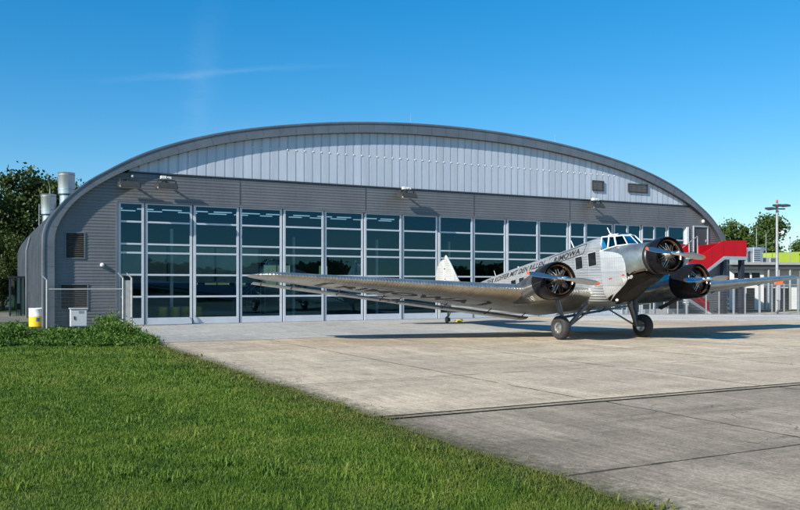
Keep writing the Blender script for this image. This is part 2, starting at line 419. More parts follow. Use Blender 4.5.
for (y0, y1, dens, hs, wd) in ((4.6,8.5,5200,.045,.006),(8.5,12,3200,.050,.0085),(12,17,1700,.056,.0125),(17,24,800,.068,.019),(24,33.5,420,.075,.028)):
    x, y, t = lawn_points(y0, y1, dens); n = len(x)
    # tufts: height and vigour follow a soft random field
    fld = .5+.5*np.sin(x*1.7+.6*np.sin(y*1.1))*np.sin(y*1.45+.8*np.sin(x*.9)) + .35*np.sin(x*5.1+y*3.3)*np.sin(y*4.7-x*2.2)
    h = hs*(.45+.8*rng.random(n))*(.72+.55*np.clip(fld,0,1.3))
    tall = rng.random(n) < .025; h[tall] *= 1.9
    h[t > -3.0] *= .75
    pts.append(np.stack([x, y, np.full(n, -.012)], 1)); hh.append(h); ww.append(wd*(.6+.8*rng.random(n)))
# tufts of coarser grass and broad leaved weeds scattered over the lawn
for _ in range(260):
    y0 = 5.5+27*random.random()**1.5; x, y, t = lawn_points(y0, y0+.4, 1.2)
    if not len(x): continue
    n = random.randint(30, 70); r = random.uniform(.08,.22)
    pts.append(np.stack([x[0]+r*rng.standard_normal(n), y[0]+r*rng.standard_normal(n), np.full(n,-.012)],1)); hh.append(random.uniform(.08,.15)*(.4+.8*rng.random(n))); ww.append((.007+.0009*y0)*(.8+.8*rng.random(n)))
g = blade_mesh('grass', np.concatenate(pts), np.concatenate(hh), np.concatenate(ww), .9, M['grass'])
tag(g, 'mown green lawn with tufts along the edge of the concrete', 'grass', kind='stuff')

# ------------------------------------------------------------------ leaves
def leaf_cloud(C, spread, per, size, flat=.75):
    """quads scattered round clump centres C; returns verts, faces arrays"""
    n = len(C)*per
    c = np.repeat(C, per, 0) + rng.standard_normal((n,3))*np.array(spread)
    a = rng.standard_normal((n,3)); a /= np.linalg.norm(a,axis=1)[:,None]
    bb = rng.standard_normal((n,3)); bb -= (bb*a).sum(1)[:,None]*a; bb /= np.linalg.norm(bb,axis=1)[:,None]
    s = (size*(.55+.9*rng.random(n)))[:,None]
    v = np.stack([c-a*s*.5, c+bb*s*.32, c+a*s*.5, c-bb*s*.32], 1)
    return v
def leaf_mesh(name, vs, mat, parent=None, loc=(0,0,0)):
    v = np.concatenate(vs); n = len(v)
    me = bpy.data.meshes.new(name); me.vertices.add(n*4); me.vertices.foreach_set('co', v.reshape(-1))
    me.loops.add(n*4); me.loops.foreach_set('vertex_index', np.arange(n*4, dtype=np.int32))
    me.polygons.add(n); me.polygons.foreach_set('loop_start', (np.arange(n)*4).astype(np.int32))
    me.update(calc_edges=True); me.validate(); me.materials.append(mat)
    o = bpy.data.objects.new(name, me); COL.objects.link(o); o.location = loc
    if parent: o.parent = parent
    return o
# weed bank in front of the left end of the hall
n = 1150
wx = -21 + 14.6*rng.random(n); wy = 33.2 - 5.6*rng.random(n)**.8
rx, ry = wx-P0[0], wy-P0[1]; wt = rx*D[0]+ry*D[1]; k = wt < -2.35
wx, wy = wx[k], wy[k]
px = 326+762*wx/wy
hmax = .30 + .22*np.clip((px-20)/70,0,1) + .22*np.sin(px*.045+1.2) + .16*np.sin(px*.13) + .22*np.exp(-((px-100)/26)**2)
hmax = hmax*(.55+.75*rng.random(len(wx)))*(.8+.35*np.sin(wx*2.3+wy)*np.sin(wx*.9-wy*1.7))
hmax = np.clip(hmax*np.clip((wy-27.6)/2.2,.16,1)*np.clip((152-px)/26,.25,1), .10, 1.15)
vs = []
for q in range(5):
    fr = rng.random(len(wx))**.7
    C = np.stack([wx + .1*rng.standard_normal(len(wx)), wy + .1*rng.standard_normal(len(wx)), hmax*fr], 1)
    vs.append(leaf_cloud(C, (.13,.13,.08), 16, .095))
w = leaf_mesh('weeds', vs, M['weed'])
tag(w, 'bank of tall leafy green weeds at the end of the lawn', 'weeds', kind='stuff')
# a few tall stems at the tip of the bank
st = []
for q in range(1500):
    xx = -9 + 2.6*random.random(); yy = 29+2.5*random.random()
    st.append((xx, yy, -.02))
st = np.array(st); keep = ((st[:,0]-P0[0])*D[0]+(st[:,1]-P0[1])*D[1]) < -2.1
st = st[keep]
g2 = blade_mesh('tall_grass', st, .2+.35*rng.random(len(st))**2, np.full(len(st), .02), .6, M['weed'])
tag(g2, 'loose tall grass stalks where the weeds meet the concrete', 'grass', kind='stuff')

def tree_mesh(height, rad, trunk_h, nclump, per, leaf, leafmat, trunk_r=.28, squash=1.0, lobes=7):
    """returns (trunk MB, leaf quads): limbs run to crown lobes, leaf clumps fill the lobes"""
    tb = MB(); rgs = []
    pts = [Vector((0,0,-.1))]
    for i in range(1, 6):
        pts.append(Vector((random.uniform(-.12,.12)*i*.5, random.uniform(-.12,.12)*i*.5, height*.72*i/5)))
    for i, p in enumerate(pts):
        r = trunk_r*(1-.16*i)*(1.25 if i == 0 else 1)
        rgs.append([p + Vector((math.cos(2*PI*a/9)*r, math.sin(2*PI*a/9)*r, 0)) for a in range(9)])
    tb.rings(rgs)
    ch = height-trunk_h; cz = trunk_h+ch*.5; C = []
    for L in range(lobes):
        a = 2*PI*L/lobes*1.618*2 + random.random(); u = (L+.5)/lobes
        zc = trunk_h + ch*(.16+.74*u); ro = rad*math.sqrt(max(.05, 1-((zc-cz)/(ch*.56))**2))*random.uniform(.45,.72)
        c = Vector((math.cos(a)*ro, math.sin(a)*ro, zc)); k = min(5, max(1, int(zc/height*4.2)))
        tb.tube(pts[k-1], c, trunk_r*.38, .03, 6)
        for b_ in range(3):
            c2 = c + Vector((random.uniform(-1,1), random.uniform(-1,1), random.uniform(-.3,.9)))*rad*.3
            tb.tube(c, c2, .05, .015, 5)
        lr = rad*random.uniform(.36,.5)
        m_ = nclump//lobes
        dirs = rng.standard_normal((m_,3)); dirs /= np.linalg.norm(dirs,axis=1)[:,None]
        rr = lr*(.55+.55*rng.random(m_))[:,None]
        C.append(np.array(c)+dirs*rr*np.array([1,1,.82*squash]))
    C = np.concatenate(C)
    return tb, [leaf_cloud(C, (rad*.085,)*3, per, leaf)]
protos = {}
def make_tree(key, name, label, loc, rz, sc, group, params, leafmat):
    if key not in protos:
        root = empty(name, label, 'tree', loc, rz, group)
        tb, vs = tree_mesh(*params)
        tb.build('trunk', M['bark'], root)
        leaf_mesh('crown', vs, leafmat, root)
        protos[key] = root
    else:
        root = copy_tree(protos[key]); root.location = loc; root.rotation_euler = (0,0,rz)
        root['label'] = label
    root.scale = sc
    return root
LP = (13.2, 4.6, .9, 420, 34, .36, None, .3, 1.0, 9)
tl = [(-31.4,72,'a','tall dark tree at the left picture edge behind the path',1.0,.4),
      (-27.6,74,'b','dark bushy tree just left of the shorter steel flue',1.0,1.9),
      (-25.4,80,'a','dark tree rising behind the taller steel flue',1.0,2.6),
      (-36.5,70,'b','dark tree beyond the left picture edge behind the path',.95,4.0),
      (-28.9,68,'d','small dark tree directly behind the glass porch',.55,2.2),
      (-33.2,66,'c','low dark undergrowth tree left of the glass porch',.62,5.1)]
for (x, y, k, lb, s_, rz) in tl:
    make_tree('L'+k, 'broadleaf_tree', lb, (x, y, 0), rz, (s_*random.uniform(.95,1.05), s_, s_), 'dark trees left of the hangar', LP, M['leaf_dark'])
RP = (9.2, 3.6, 1.2, 420, 40, .30, None, .24, 1.0, 8)
tr = [(54.6,98,'a','rounded green tree between the red stairs and the light mast',1.19,.2),
      (59.0,101,'b','smaller green tree touching the light mast from behind',.72,1.4),
      (68.4,106,'a','green tree behind the lime roof at the right picture edge',.92,3.3),
      (72.5,104,'b','green tree farthest right beyond the lime roof',.86,2.2),
      (51.5,104,'b','low green tree half hidden behind the red landing',.78,5.0),
      (79,110,'a','green tree outside the right picture edge past the lime roof',.8,5.5)]
for (x, y, k, lb, s_, rz) in tr:
    make_tree('R'+k, 'broadleaf_tree', lb, (x, y, 0), rz, (s_, s_, s_), 'green trees behind the terminal', RP, M['leaf'])
# far wood across the airfield (seen mirrored in the hall glass)
n = 3600; q = rng.random(n); ang = R(-62) + q*R(95)
rad_ = 150 + 14*rng.random(n); hz = (5.6+1.3*np.sin(q*40)+.7*np.sin(q*97)+1.4*np.sin(q*17))*rng.random(n)**.6
C = np.stack([10+rad_*np.cos(ang), 45+rad_*np.sin(ang), np.abs(hz)], 1)
fw = leaf_mesh('far_woods', [leaf_cloud(C, (1.2,1.2,.5), 16, 1.5)], M['leaf_dark'])
tag(fw, 'dark distant wood across the airfield mirrored in the glass', 'woods', kind='stuff')

# ------------------------------------------------------------------ HANGAR
hangar = empty('aircraft_hangar', 'large arched grey aircraft hangar with glazed sliding doors and pale gable', 'hangar', S(0,0,0), SITE_ROT)
CT = 20.8; DEPTH = 35.0; RIM = .30
OUT = [(26.2,0),(26.2,2.4),(26.2,4.6),(26.13,5.15),(25.95,5.65),(25.5,6.3),(24.87,7.04),(23.87,7.89),(22.84,8.54),(21.7,9.2),(20.3,9.86),(18.3,10.58),(16.2,11.16),(14.1,11.6),(11.9,11.97),(9.5,12.3),(7,12.55),(4.5,12.72),(2.2,12.81),(0,12.84)]
INN = [(25.6,0),(25.6,2.4),(25.6,4.5),(25.54,5.05),(25.33,5.65),(24.87,6.37),(24.3,6.98),(23.4,7.66),(22.44,8.25),(21.4,8.77),(20.0,9.32),(18.05,9.98),(16.0,10.54),(13.95,10.97),(11.8,11.33),(9.4,11.64),(6.95,11.88),(4.45,12.03),(2.2,12.1),(0,12.12)]
def arc(prof, sub=3):
    """left ground point over the apex to the right ground point, smoothed (t, z)"""
    L = [(-x, z) for x, z in prof]; L = L + [(-x, z) for x, z in reversed(L[:-1])]
    P = np.array(L); out = []
    for i in range(len(P)-1):
        p0, p1, p2, p3 = P[max(i-1,0)], P[i], P[i+1], P[min(i+2,len(P)-1)]
        for k in range(sub):
            u = k/sub
            out.append(.5*((2*p1)+(p2-p0)*u+(2*p0-5*p1+4*p2-p3)*u*u+(3*p1-p0-3*p2+p3)*u**3))
    out.append(P[-1]); o = np.array(out); o[:,0] += CT; return o
AO, AI = arc(OUT), arc(INN)
def shift(A, d): # offset profile inward
    T = np.gradient(A, axis=0); T /= np.linalg.norm(T,axis=1)[:,None]
    return A + np.stack([T[:,1], -T[:,0]], 1)*d
def inner_z(t):
    """height of the arch soffit at t"""
    a = AI; i = np.argsort(a[:,0], kind='stable'); return float(np.interp(t, a[i,0], a[i,1]))
def inner_t(z):
    half = len(AI)//2
    l = float(np.interp(z, AI[:half+1,1], AI[:half+1,0])); return l, 2*CT-l
# roof shell (outer skin, inner skin, ends)
b = MB(); OS = shift(AO, .10); IS = shift(AO, .62)
n = len(OS)
for A, y0, y1, m_ in ((OS, .02, DEPTH, 0), (IS, .6, DEPTH, 1)):
    pts = [(p[0], y0, p[1]) for p in A] + [(p[0], y1, p[1]) for p in A]
    b.add(pts, [(i, i+1, n+i+1, n+i) for i in range(n-1)], m_, True)
pts = [(p[0], DEPTH, p[1]) for p in OS] + [(p[0], DEPTH, p[1]) for p in IS]
b.add(pts, [(i, i+1, n+i+1, n+i) for i in range(n-1)], 0)
roof = b.build('roof', [M['zinc'], M['inner_wall']], hangar)
b = MB(); K2 = shift(AO, .03)
for y in np.arange(.75, DEPTH, .85):
    pts = [(p[0], y+dy, p[1]) for A in (OS, K2) for dy in (-.012,.012) for p in A]
    for i in range(n-1):
        b.add([pts[i],pts[i+1],pts[2*n+i+1],pts[2*n+i],pts[n+i],pts[n+i+1],pts[3*n+i+1],pts[3*n+i]], [(0,1,2,3),(4,7,6,5),(3,2,6,7)])
b.build('standing_seams', M['zinc'], roof)
# front rim: fascia segments, soffit, cap
b = MB()
F0, F1 = shift(AO, .0), AI
L = np.concatenate([[0], np.cumsum(np.linalg.norm(np.diff(AO,axis=0),axis=1))])
def at_len(A, s):
    return np.array([np.interp(s, L, A[:,0]), np.interp(s, L, A[:,1])])
nseg = 62
for k in range(nseg):
    s0, s1 = L[-1]*k/nseg+.008, L[-1]*(k+1)/nseg-.008
    ss = np.linspace(s0, s1, 4)
    for a, c in zip(ss[:-1], ss[1:]):
        o0, o1 = at_len(F0, a), at_len(F0, c); i0, i1 = at_len(F1, a), at_len(F1, c)
        g0, g1 = o0+(i0-o0)*.16, o1+(i1-o1)*.16
        b.quad((g0[0],-RIM,g0[1]),(i0[0],-RIM,i0[1]),(i1[0],-RIM,i1[1]),(g1[0],-RIM,g1[1]), 0)
for i in range(n-1):
    o0, o1, i0, i1 = AO[i], AO[i+1], AI[i], AI[i+1]
    g0, g1 = o0+(i0-o0)*.16, o1+(i1-o1)*.16
    b.quad((o0[0],-RIM-.04,o0[1]),(g0[0],-RIM-.04,g0[1]),(g1[0],-RIM-.04,g1[1]),(o1[0],-RIM-.04,o1[1]), 1)   # cap strip
    b.quad((g0[0],-RIM-.04,g0[1]),(g0[0],-RIM+.01,g0[1]),(g1[0],-RIM+.01,g1[1]),(g1[0],-RIM-.04,g1[1]), 1)
    b.quad((o0[0],-RIM-.04,o0[1]),(o1[0],-RIM-.04,o1[1]),(o1[0],.5,o1[1]),(o0[0],.5,o0[1]), 0)                # top
    b.quad((i0[0],-RIM+.004,i0[1]),(i0[0],.3,i0[1]),(i1[0],.3,i1[1]),(i1[0],-RIM+.004,i1[1]), 2)                      # soffit
    b.quad((o0[0],-RIM+.01,o0[1]),(i0[0],-RIM+.01,i0[1]),(i1[0],-RIM+.01,i1[1]),(o1[0],-RIM+.01,o1[1]), 2)        # dark backing behind the joints
b.build('arch_fascia', [M['zinc'], M['zinc'], M['zinc_dark']], hangar)
# lightning rods
for t in (4.2, 17.4, 29.5, 35.0):
    z = float(np.interp(t, AO[:,0], AO[:,1])); bb = MB(); bb.tube((t,.3,z-.02),(t,.3,z+.75),.015,.008,6)
    bb.build('lightning_rod', M['galv'], roof)
# gable sheet with raised ribs
GZ = 8.56
b = MB(); tl_, tr_ = inner_t(GZ)
ts = np.arange(tl_+.05, tr_-.05, .56)
def strip_up(t0, t1, y, mat, z0=GZ):
    b.quad((t0,y,z0),(t1,y,z0),(t1,y,inner_z(t1)+.06),(t0,y,inner_z(t0)+.06), mat)
for t in ts:
    for q in range(2): strip_up(t+.14+q*.21, min(t+.14+(q+1)*.21, tr_), .0, 0)
    w = .05; za = inner_z(t)
    if za-GZ < .08: continue
    b.quad((t,0,GZ),(t+.05,.009,GZ),(t+.05,.009,za),(t,0,za),1)
    b.quad((t+.05,.009,GZ),(t+.09,.009,GZ),(t+.09,.009,za),(t+.05,.009,za),1)
    b.quad((t+.09,.009,GZ),(t+.14,0,GZ),(t+.14,0,za),(t+.09,.009,za),1)
gable = b.build('gable_panel', [M['gable'], M['gable_rib']], hangar)
for t in ts:
    if inner_z(t) > 10.75:
        b = MB(); b.lathe((t+.07,.0,10.45),(0,-1,0),[(-.01,.045),(.012,.045),(.03,.02),(.03,.001)],10); b.build('fixing_cap', M['lampwhite'], gable)
b = MB(); b.box(tl_+.1, tr_-.1, -.06, .02, GZ-.07, GZ)
b.build('gable_sill', M['zinc_dark'], hangar)
# ribbed wall cladding, open for the doors and cut by the arch
DT0, DT1, DZ = -1.48, 42.42, 6.9
b = MB(); PIT = .17; sub = 4
zs = [i*PIT/sub for i in range(int((GZ-.07)/(PIT/sub))+1)]
def wy(z):
    ph = (z/PIT) % 1.0; return -.014 if ph < .5 else .0
OPEN = [(DT0, DT1, -1, DZ), (-4.2,-3.27,3.71,5.04), (-4.45,-3.11,.95,2.25), (43.2,44.9,4.72,6.98)]
for z0, z1 in zip(zs[:-1], zs[1:]):
    zm = (z0+z1)/2; l, r_ = inner_t(zm) if zm > .5 else inner_t(.6)
    spans = [(l-.02, r_+.02)]
    for (a, c, za, zb) in OPEN:
        if za < zm < zb:
            nx = []
            for (p, q) in spans:
                if c <= p or a >= q: nx.append((p, q)); continue
                if a > p: nx.append((p, a))
                if c < q: nx.append((c, q))
            spans = nx
    for (p, q) in spans:
        b.quad((p,wy(z0),z0),(q,wy(z0),z0),(q,wy(z1),z1),(p,wy(z1),z1))
b.build('wall_cladding', M['clad'], hangar)
for t in (5.56, 13.9, 22.2, 30.6, 36.4, 39.4):
    b = MB(); b.box(t-.02,t+.02,-.022,-.016,DZ+.05,GZ-.08); b.build('sheet_joint', M['zinc_dark'] if t < 35 else M['zinc'], hangar)
# lintel trim and jambs round the door opening
b = MB()
b.box(DT0-.08, DT1+.1, -.07, .10, DZ-.06, DZ+.04)
b.box(DT0-.12, DT0, -.07, .3, 0, DZ-.06); b.box(DT1, DT1+.24, -.09, .3, 0, DZ-.06, 1)
b.build('door_surround', [M['zinc'], M['white_frame']], hangar)
# glazed sliding leaves
EDGES = [-1.48, 0, 2.76, 5.55, 8.30, 11.05, 13.83, 16.61, 19.40, 22.19, 25.0, 27.8, 30.6, 32.2, 34.9, 36.35, 37.75, 39.15, 40.5, 42.42]
TRZ = [1.59, 2.82, 4.05, 4.54, 5.78]
for k, (a, c) in enumerate(zip(EDGES[:-1], EDGES[1:])):
    y = .06 if k % 2 == 0 else .11
    f = MB(); g0 = a+.035; g1 = c-.035; sw = .135 if k < 13 else .10; d = .075
    top = DZ-.06-.005
    f.box(g0, g0+sw, y, y+d, .03, top); f.box(g1-sw, g1, y, y+d, .03, top)
    zz = [.03+.0] + TRZ + [top]
    f.box(g0+sw, g1-sw, y+.004, y+d, .03, .40)
    for z in TRZ: f.box(g0+sw, g1-sw, y+.006, y+d, z-.05, z+.05)
    f.box(g0+sw, g1-sw, y+.006, y+d, top-.07, top)
    # rubber edge in the gap to the next leaf
    f.box(g1, c+.033, y+.03, y+d-.01, .03, top, 1)
    leaf = f.build('door_leaf', [M['door_alu'], M['door_gap']], hangar)
    g_ = MB(); cuts = [.40] + TRZ + [top-.07]
    for z0, z1 in zip(cuts[:-1], cuts[1:]):
        za = z0+(.05 if z0 in TRZ else 0); zb = z1-(.05 if z1 in TRZ else 0)
        # each pane sits a hair out of true, as real glazing does
        q1, q2 = random.uniform(-.012,.012), random.uniform(-.008,.008)*(zb-za)/1.2
        g_.quad((g0+sw,y+.045+q1,za),(g1-sw,y+.045-q1,za),(g1-sw,y+.045-q1+q2,zb),(g0+sw,y+.045+q1+q2,zb))
    g_.build('glass', M['glass'], leaf)
b = MB(); b.box(DT0, DT1, .0, .3, -.01, .03); b.build('door_rail', M['galv'], hangar)
# louvred vents
def louvre(t0, t1, z0, z1, slats, frame=.06):
    f = MB(); f.box(t0-frame,t1+frame,-.05,.02,z0-frame,z0); f.box(t0-frame,t1+frame,-.05,.02,z1,z1+frame)
    f.box(t0-frame,t0,-.05,.02,z0,z1); f.box(t1,t1+frame,-.05,.02,z0,z1); f.box(t0,t1,.10,.12,z0,z1,1)
    for i in range(slats):
        z = z0+(z1-z0)*(i+.2)/slats; h = (z1-z0)/slats*.75
        f.quad((t0,-.03,z),(t1,-.03,z),(t1,.08,z+h),(t0,.08,z+h),1)
    return f.build('louvre_vent', [M['zinc'] if slats > 6 else M['lampgrey'], M['louvre']], hangar)
louvre(-4.2,-3.27,3.71,5.04,13); louvre(-4.45,-3.11,.95,2.25,13)
for (t0,t1,z0,z1,s_) in ((32.75,33.75,9.28,9.92,6),(36.3,38.2,9.34,9.90,6)):
    o = louvre(t0,t1,z0,z1,s_); o.location = (0,-.045,0)
# upper door by the stairs
b = MB()
for (x0,x1,z0,z1) in ((43.2,43.3,4.72,6.98),(44.8,44.9,4.72,6.98),(43.3,44.8,6.88,6.98)): b.box(x0,x1,-.08,.05,z0,z1,0)
b.box(43.3,44.8,-.01,.03,4.72,6.88,1); b.box(44.62,44.68,-.06,-.012,5.7,5.9,0)
b.build('upper_door', [M['stringer'], M['dark_wall']], hangar)
b = MB(); b.lathe((44.3,-.03,7.35),(0,-1,0),[(0,.001),(0,.14),(.1,.13),(.13,.08),(.13,.001)],14)
b.build('bulkhead_lamp', M['lampwhite'], hangar)
# downpipe on the long side
b = MB(); b.tube((-5.5,12.5,.0),(-5.5,12.5,4.6),.07,.07,8); b.tube((-5.5,12.5,4.6),(-5.28,12.5,5.5),.07,.07,8)
b.build('downpipe', M['zinc'], hangar)
# interior: floor, back wall with windows, frames, strip lamps
b = MB(); b.quad((-5.0,.32,.004),(46.6,.32,.004),(46.6,DEPTH-.1,.004),(-5.0,DEPTH-.1,.004)); b.build('floor', M['inner_floor'], hangar)
b = MB(); WN = [(11.4,12.2),(13.0,15.6),(16.6,17.4),(19.5,22.5),(26,27)]
def wall_piece(t0, t1, z0, z1):
    q = np.linspace(t0, t1, 40)
    for a, c in zip(q[:-1], q[1:]):
        b.quad((a,DEPTH-.6,z0),(c,DEPTH-.6,z0),(c,DEPTH-.6,min(z1,max(z0,inner_z(c)))),(a,DEPTH-.6,min(z1,max(z0,inner_z(a)))))
wall_piece(-4.9,46.5,0,2.3)
q = [-4.9]+[x for w in WN for x in w]+[46.5]
for i in range(0, len(q), 2): wall_piece(q[i], q[i+1], 2.3, 4.4)
for i in range(len(q)-1): wall_piece(q[i], q[i+1], 4.4, 13)
bw = b.build('back_wall', M['inner_wall'], hangar)
for (a, c) in WN:
    f = MB(); f.quad((a,DEPTH-.55,2.3),(c,DEPTH-.55,2.3),(c,DEPTH-.55,4.4),(a,DEPTH-.55,4.4),1)
    f.box((a+c)/2-.05,(a+c)/2+.05,DEPTH-.64,DEPTH-.56,2.3,4.4)
    f.build('rear_window', [M['inner_steel'], M['glass_back']], bw)
for y in (6.0, 12.0, 18.0, 24.0, 30.0):
    b = MB(); A = shift(AO, .66); A2 = shift(AO, 1.25)
    for i in range(0, n-1):
        p = [(A[i],y-.12),(A[i+1],y-.12),(A2[i+1],y-.12),(A2[i],y-.12)]
        b.add([(v_[0],yy,v_[1]) for v_,yy in p]+[(v_[0],y+.12,v_[1]) for v_,yy in p],[(0,1,2,3),(7,6,5,4),(3,2,6,7)])
    b.build('roof_frame', M['inner_steel'], hangar)
def lamp_row(y, z, t0, t1, step):
    t = t0
    while t < t1:
        b = MB(); L_ = random.uniform(1.0, 1.5); b.box(t, t+L_, y-.07, y+.07, z, z+.06); b.box(t-.05, t+L_+.05, y-.05, y+.05, z+.061, z+.14, 1)
        t += step*random.uniform(.85,1.2)
        b.build('strip_lamp', [M['tube_lamp'], M['inner_steel']], hangar)
lamp_row(8.0, 7.25, -1.0, 20, 1.75); lamp_row(14.5, 7.75, 1.0, 23, 2.1)

b = MB(); b.box(.2,10.2,9.4,9.5,2.5,4.9); b.box(.2,10.2,8.4,9.4,2.4,2.5)
for t in (.3,1.9,3.4,5.1,6.8,8.5,10.1): b.box(t-.05,t+.05,9.3,9.398,2.5,4.9,1)
b.build('gallery_wall', [worn('pale_gallery_wall',(.55,.57,.56),.7,0,.2,1.5), M['inner_steel']], hangar)
for (t, y) in ((2.0,2.2),(4.3,5.5),(11.6,6.5),(18.2,6.5),(24.5,6.5)):
    b = MB(); b.box(t-.09,t+.09,y-.09,y+.09,.01,5.6); b.build('inner_column', M['white_frame'], hangar)
# things standing inside the hall, close behind the left doors
def drum(loc, r, h, label, group=None, top='white_plastic'):
    e = empty('drum', label, 'drum', loc, SITE_ROT, group)
    b = MB(); b.lathe((0,0,0),(0,0,1),[(0,.001),(0,r*.94),(.02,r),(h*.56,r),(h*.56,r)],28); b.build('lower_band', M['yellow'], e)
    b = MB(); b.lathe((0,0,0),(0,0,1),[(h*.56,r),(h*.6,r*1.015),(h*.64,r),(h*.93,r),(h*.96,r*1.03),(h,r*1.0),(h,r*.9),(h-.03,r*.88),(h-.03,.001)],28); b.build('upper_body', M[top], e)
    return e
for (t, e_, lb) in ((1.35,-1.6,'yellow drum behind the second glass door leaf, leftmost of four'),(2.05,-1.4,'yellow drum behind the glass close to the second door mullion'),
                    (2.75,-1.7,'yellow drum inside the hall behind a door mullion'),(3.4,-1.5,'yellow drum inside the hall, rightmost of four')):
    drum(S(t,e_,.006), .27, .95, lb, 'yellow drums inside the hall', 'yellow')
# simple work stair and bench silhouettes inside the hall
e = empty('work_platform', 'wheeled work platform with rails standing inside the hall behind the glass', 'work platform', S(6.6,-4.2,.006), SITE_ROT)
b = MB()
for i in range(6): b.box(i*.32,i*.32+.3,-.4,.4,.3+i*.26,.34+i*.26)
b.build('steps', M['yellow'], e)
b = MB()
for y in (-.42,.42):
    b.tube((0,y,1.2),(1.9,y,2.75),.03); b.tube((0,y,.1),(0,y,1.2),.03); b.tube((1.9,y,.1),(1.9,y,2.75),.03); b.tube((.95,y,.8),(.95,y,1.97),.025)
b.build('rails', M['galv'], e)

# ------------------------------------------------------------------ things on and round the hall
def floodlight(t, z, label, tilt=.0, cam=True):
    e = empty('wall_floodlight', label, 'floodlight', S(t,.03,z), SITE_ROT, 'floodlights on the hangar front'); e.scale = (1.12,1,1)
    b = MB(); b.box(-.05,.05,-.62,.0,.14,.22); b.box(-.12,.12,-.03,0.0,.02,.34); b.box(-.45,-.41,-.70,-.5,-.06,.24); b.box(.47,.51,-.70,-.5,-.06,.24); b.box(-.45,.45,-.64,-.58,.24,.29)
    b.build('bracket', M['lampgrey'], e)
    b = MB(); pts = []
    for (x, s_) in ((-.52,.82),(-.46,1),(.46,1),(.52,.82)):
        pts.append([(x,-.62-.44*s_,-.26),(x,-.62-.42*s_,-.19*s_),(x,-.62-.16,.10*s_),(x,-.62+.24*s_,.12*s_),(x,-.62+.34*s_,-.06),(x,-.62+.3*s_,-.20*s_)])
    b.rings(pts, 0, False); b.build('housing', M['lampgrey'], e)
    b = MB(); b.quad((-.44,-1.0,-.268),(.44,-1.0,-.268),(.44,-.36,-.215),(-.44,-.36,-.215)); b.build('lens', M['lampwhite'], e)
    if cam:
        b = MB(); b.box(-.28,-.02,-.78,-.5,.33,.48); b.tube((-.15,-.64,.28),(-.15,-.64,.36),.05,.05,8); b.box(.08,.24,-.7,-.5,.33,.46); b.tube((.16,-.6,.28),(.16,-.6,.36),.04,.04,8)
        b.build('small_spot', M['lampwhite'], e)
    return e
floodlight(-.98, 7.80, 'grey floodlight under the arch shadow, at the far left end of the dark band', cam=False)
floodlight(1.05, 7.83, 'grey floodlight with small spots above the third door column, second from left')
floodlight(16.55, 8.06, 'grey floodlight alone at the middle of the dark band above the doors')
floodlight(32.45, 8.09, 'grey floodlight above the aircraft cockpit under the two louvres')
e = empty('wall_lamp', 'small round white lamp on the grey wall left of the doors', 'wall lamp', S(-2.33,.03,3.34), SITE_ROT)
b = MB(); b.lathe((0,0,0),(0,-1,0),[(0,.001),(0,.10),(.05,.115),(.13,.10),(.17,.05),(.18,.001)],18); b.build('globe', M['white_plastic'], e)
b = MB(); b.box(-.06,.06,-.02,.0,-.14,-.09); b.box(.04,.2,-.05,-.02,-.03,.03); b.build('mount', M['lampgrey'], e)
e = empty('small_dome_lamp', 'small white dome lamp above the leftmost floodlight', 'wall lamp', S(-.72,.03,8.28), SITE_ROT)
b = MB(); b.lathe((0,0,0),(0,-1,0),[(0,.001),(0,.09),(.08,.10),(.16,.06),(.18,.001)],16); b.build('globe', M['white_plastic'], e)
b = MB(); b.box(-.11,.11,-.02,.0,-.11,.11); b.build('mount', M['lampgrey'], e)
# white cabinet
e = empty('utility_cabinet', 'white metal cabinet on the ground before the lower wall louvre', 'cabinet', S(-3.65,.75,0), SITE_ROT)
b = MB(); b.cham(-.42,.42,-.2,.2,.06,.98,.015); b.box(-.40,.40,-.18,.18,0,.06,1); b.build('body', [M['white_paint'], M['lampgrey']], e)
b = MB(); b.cham(-.47,.47,-.25,.25,.982,1.03,.012); b.build('lid', M['white_paint'], e)
b = MB(); b.box(-.39,.39,-.212,-.203,.1,.94); b.build('door', M['white_paint'], e)
b = MB(); b.box(-.25,-.20,-.24,-.213,.42,.60); b.build('handle', M['dark_metal'], e)
for i in range(4):
    b = MB(); b.box(.0,.28,-.216,-.2125,.74+i*.04,.755+i*.04); b.build('vent_slit', M['dark_metal'], e)
# white and yellow drum left of the hall
e = drum((-15.55,41.0,0), .41, 1.0, 'white plastic drum with yellow lower band beside the hangar corner')
b = MB()
for i in range(10):
    a0 = -1.72+i*.045; a1 = a0+.045; r = .414
    b.quad((r*math.cos(a0),r*math.sin(a0),.30),(r*math.cos(a1),r*math.sin(a1),.30),(r*math.cos(a1),r*math.sin(a1),.50),(r*math.cos(a0),r*math.sin(a0),.50))
b.build('emblem', M['blue'], e)
# glass porch on the long side
e = empty('glass_porch', 'dark framed green glass porch at the long side of the hangar', 'porch', (-22.9,55.3,0), SITE_ROT)
b = MB()
for x in (0,.75,1.5):
    for y in (0,1.3): b.box(x-.05,x+.05,y-.05,y+.05,0,2.75)
b.box(-.1,1.6,-.1,1.4,2.75,2.9)
b.build('frame', M['navy'], e)
b = MB()
for (x0,x1) in ((.05,.70),(.80,1.45)): b.quad((x0,0,.1),(x1,0,.1),(x1,0,2.72),(x0,0,2.72))
b.quad((0,.05,.1),(0,1.25,.1),(0,1.25,2.72),(0,.05,2.72)); b.build('glass', M['glass_green'], e)
b = MB(); b.cham(.2,.6,.3,.8,.45,.9,.03); b.tube((.25,.4,0),(.25,.4,.45),.03); b.tube((.55,.4,0),(.55,.4,.45),.03); b.tube((.4,.75,0),(.4,.75,.45),.03)
cb_ = b.build('chair', M['dark_metal'], None, (-22.7,55.3,0), SITE_ROT); tag(cb_, 'small dark chair standing in the green glass porch', 'chair')
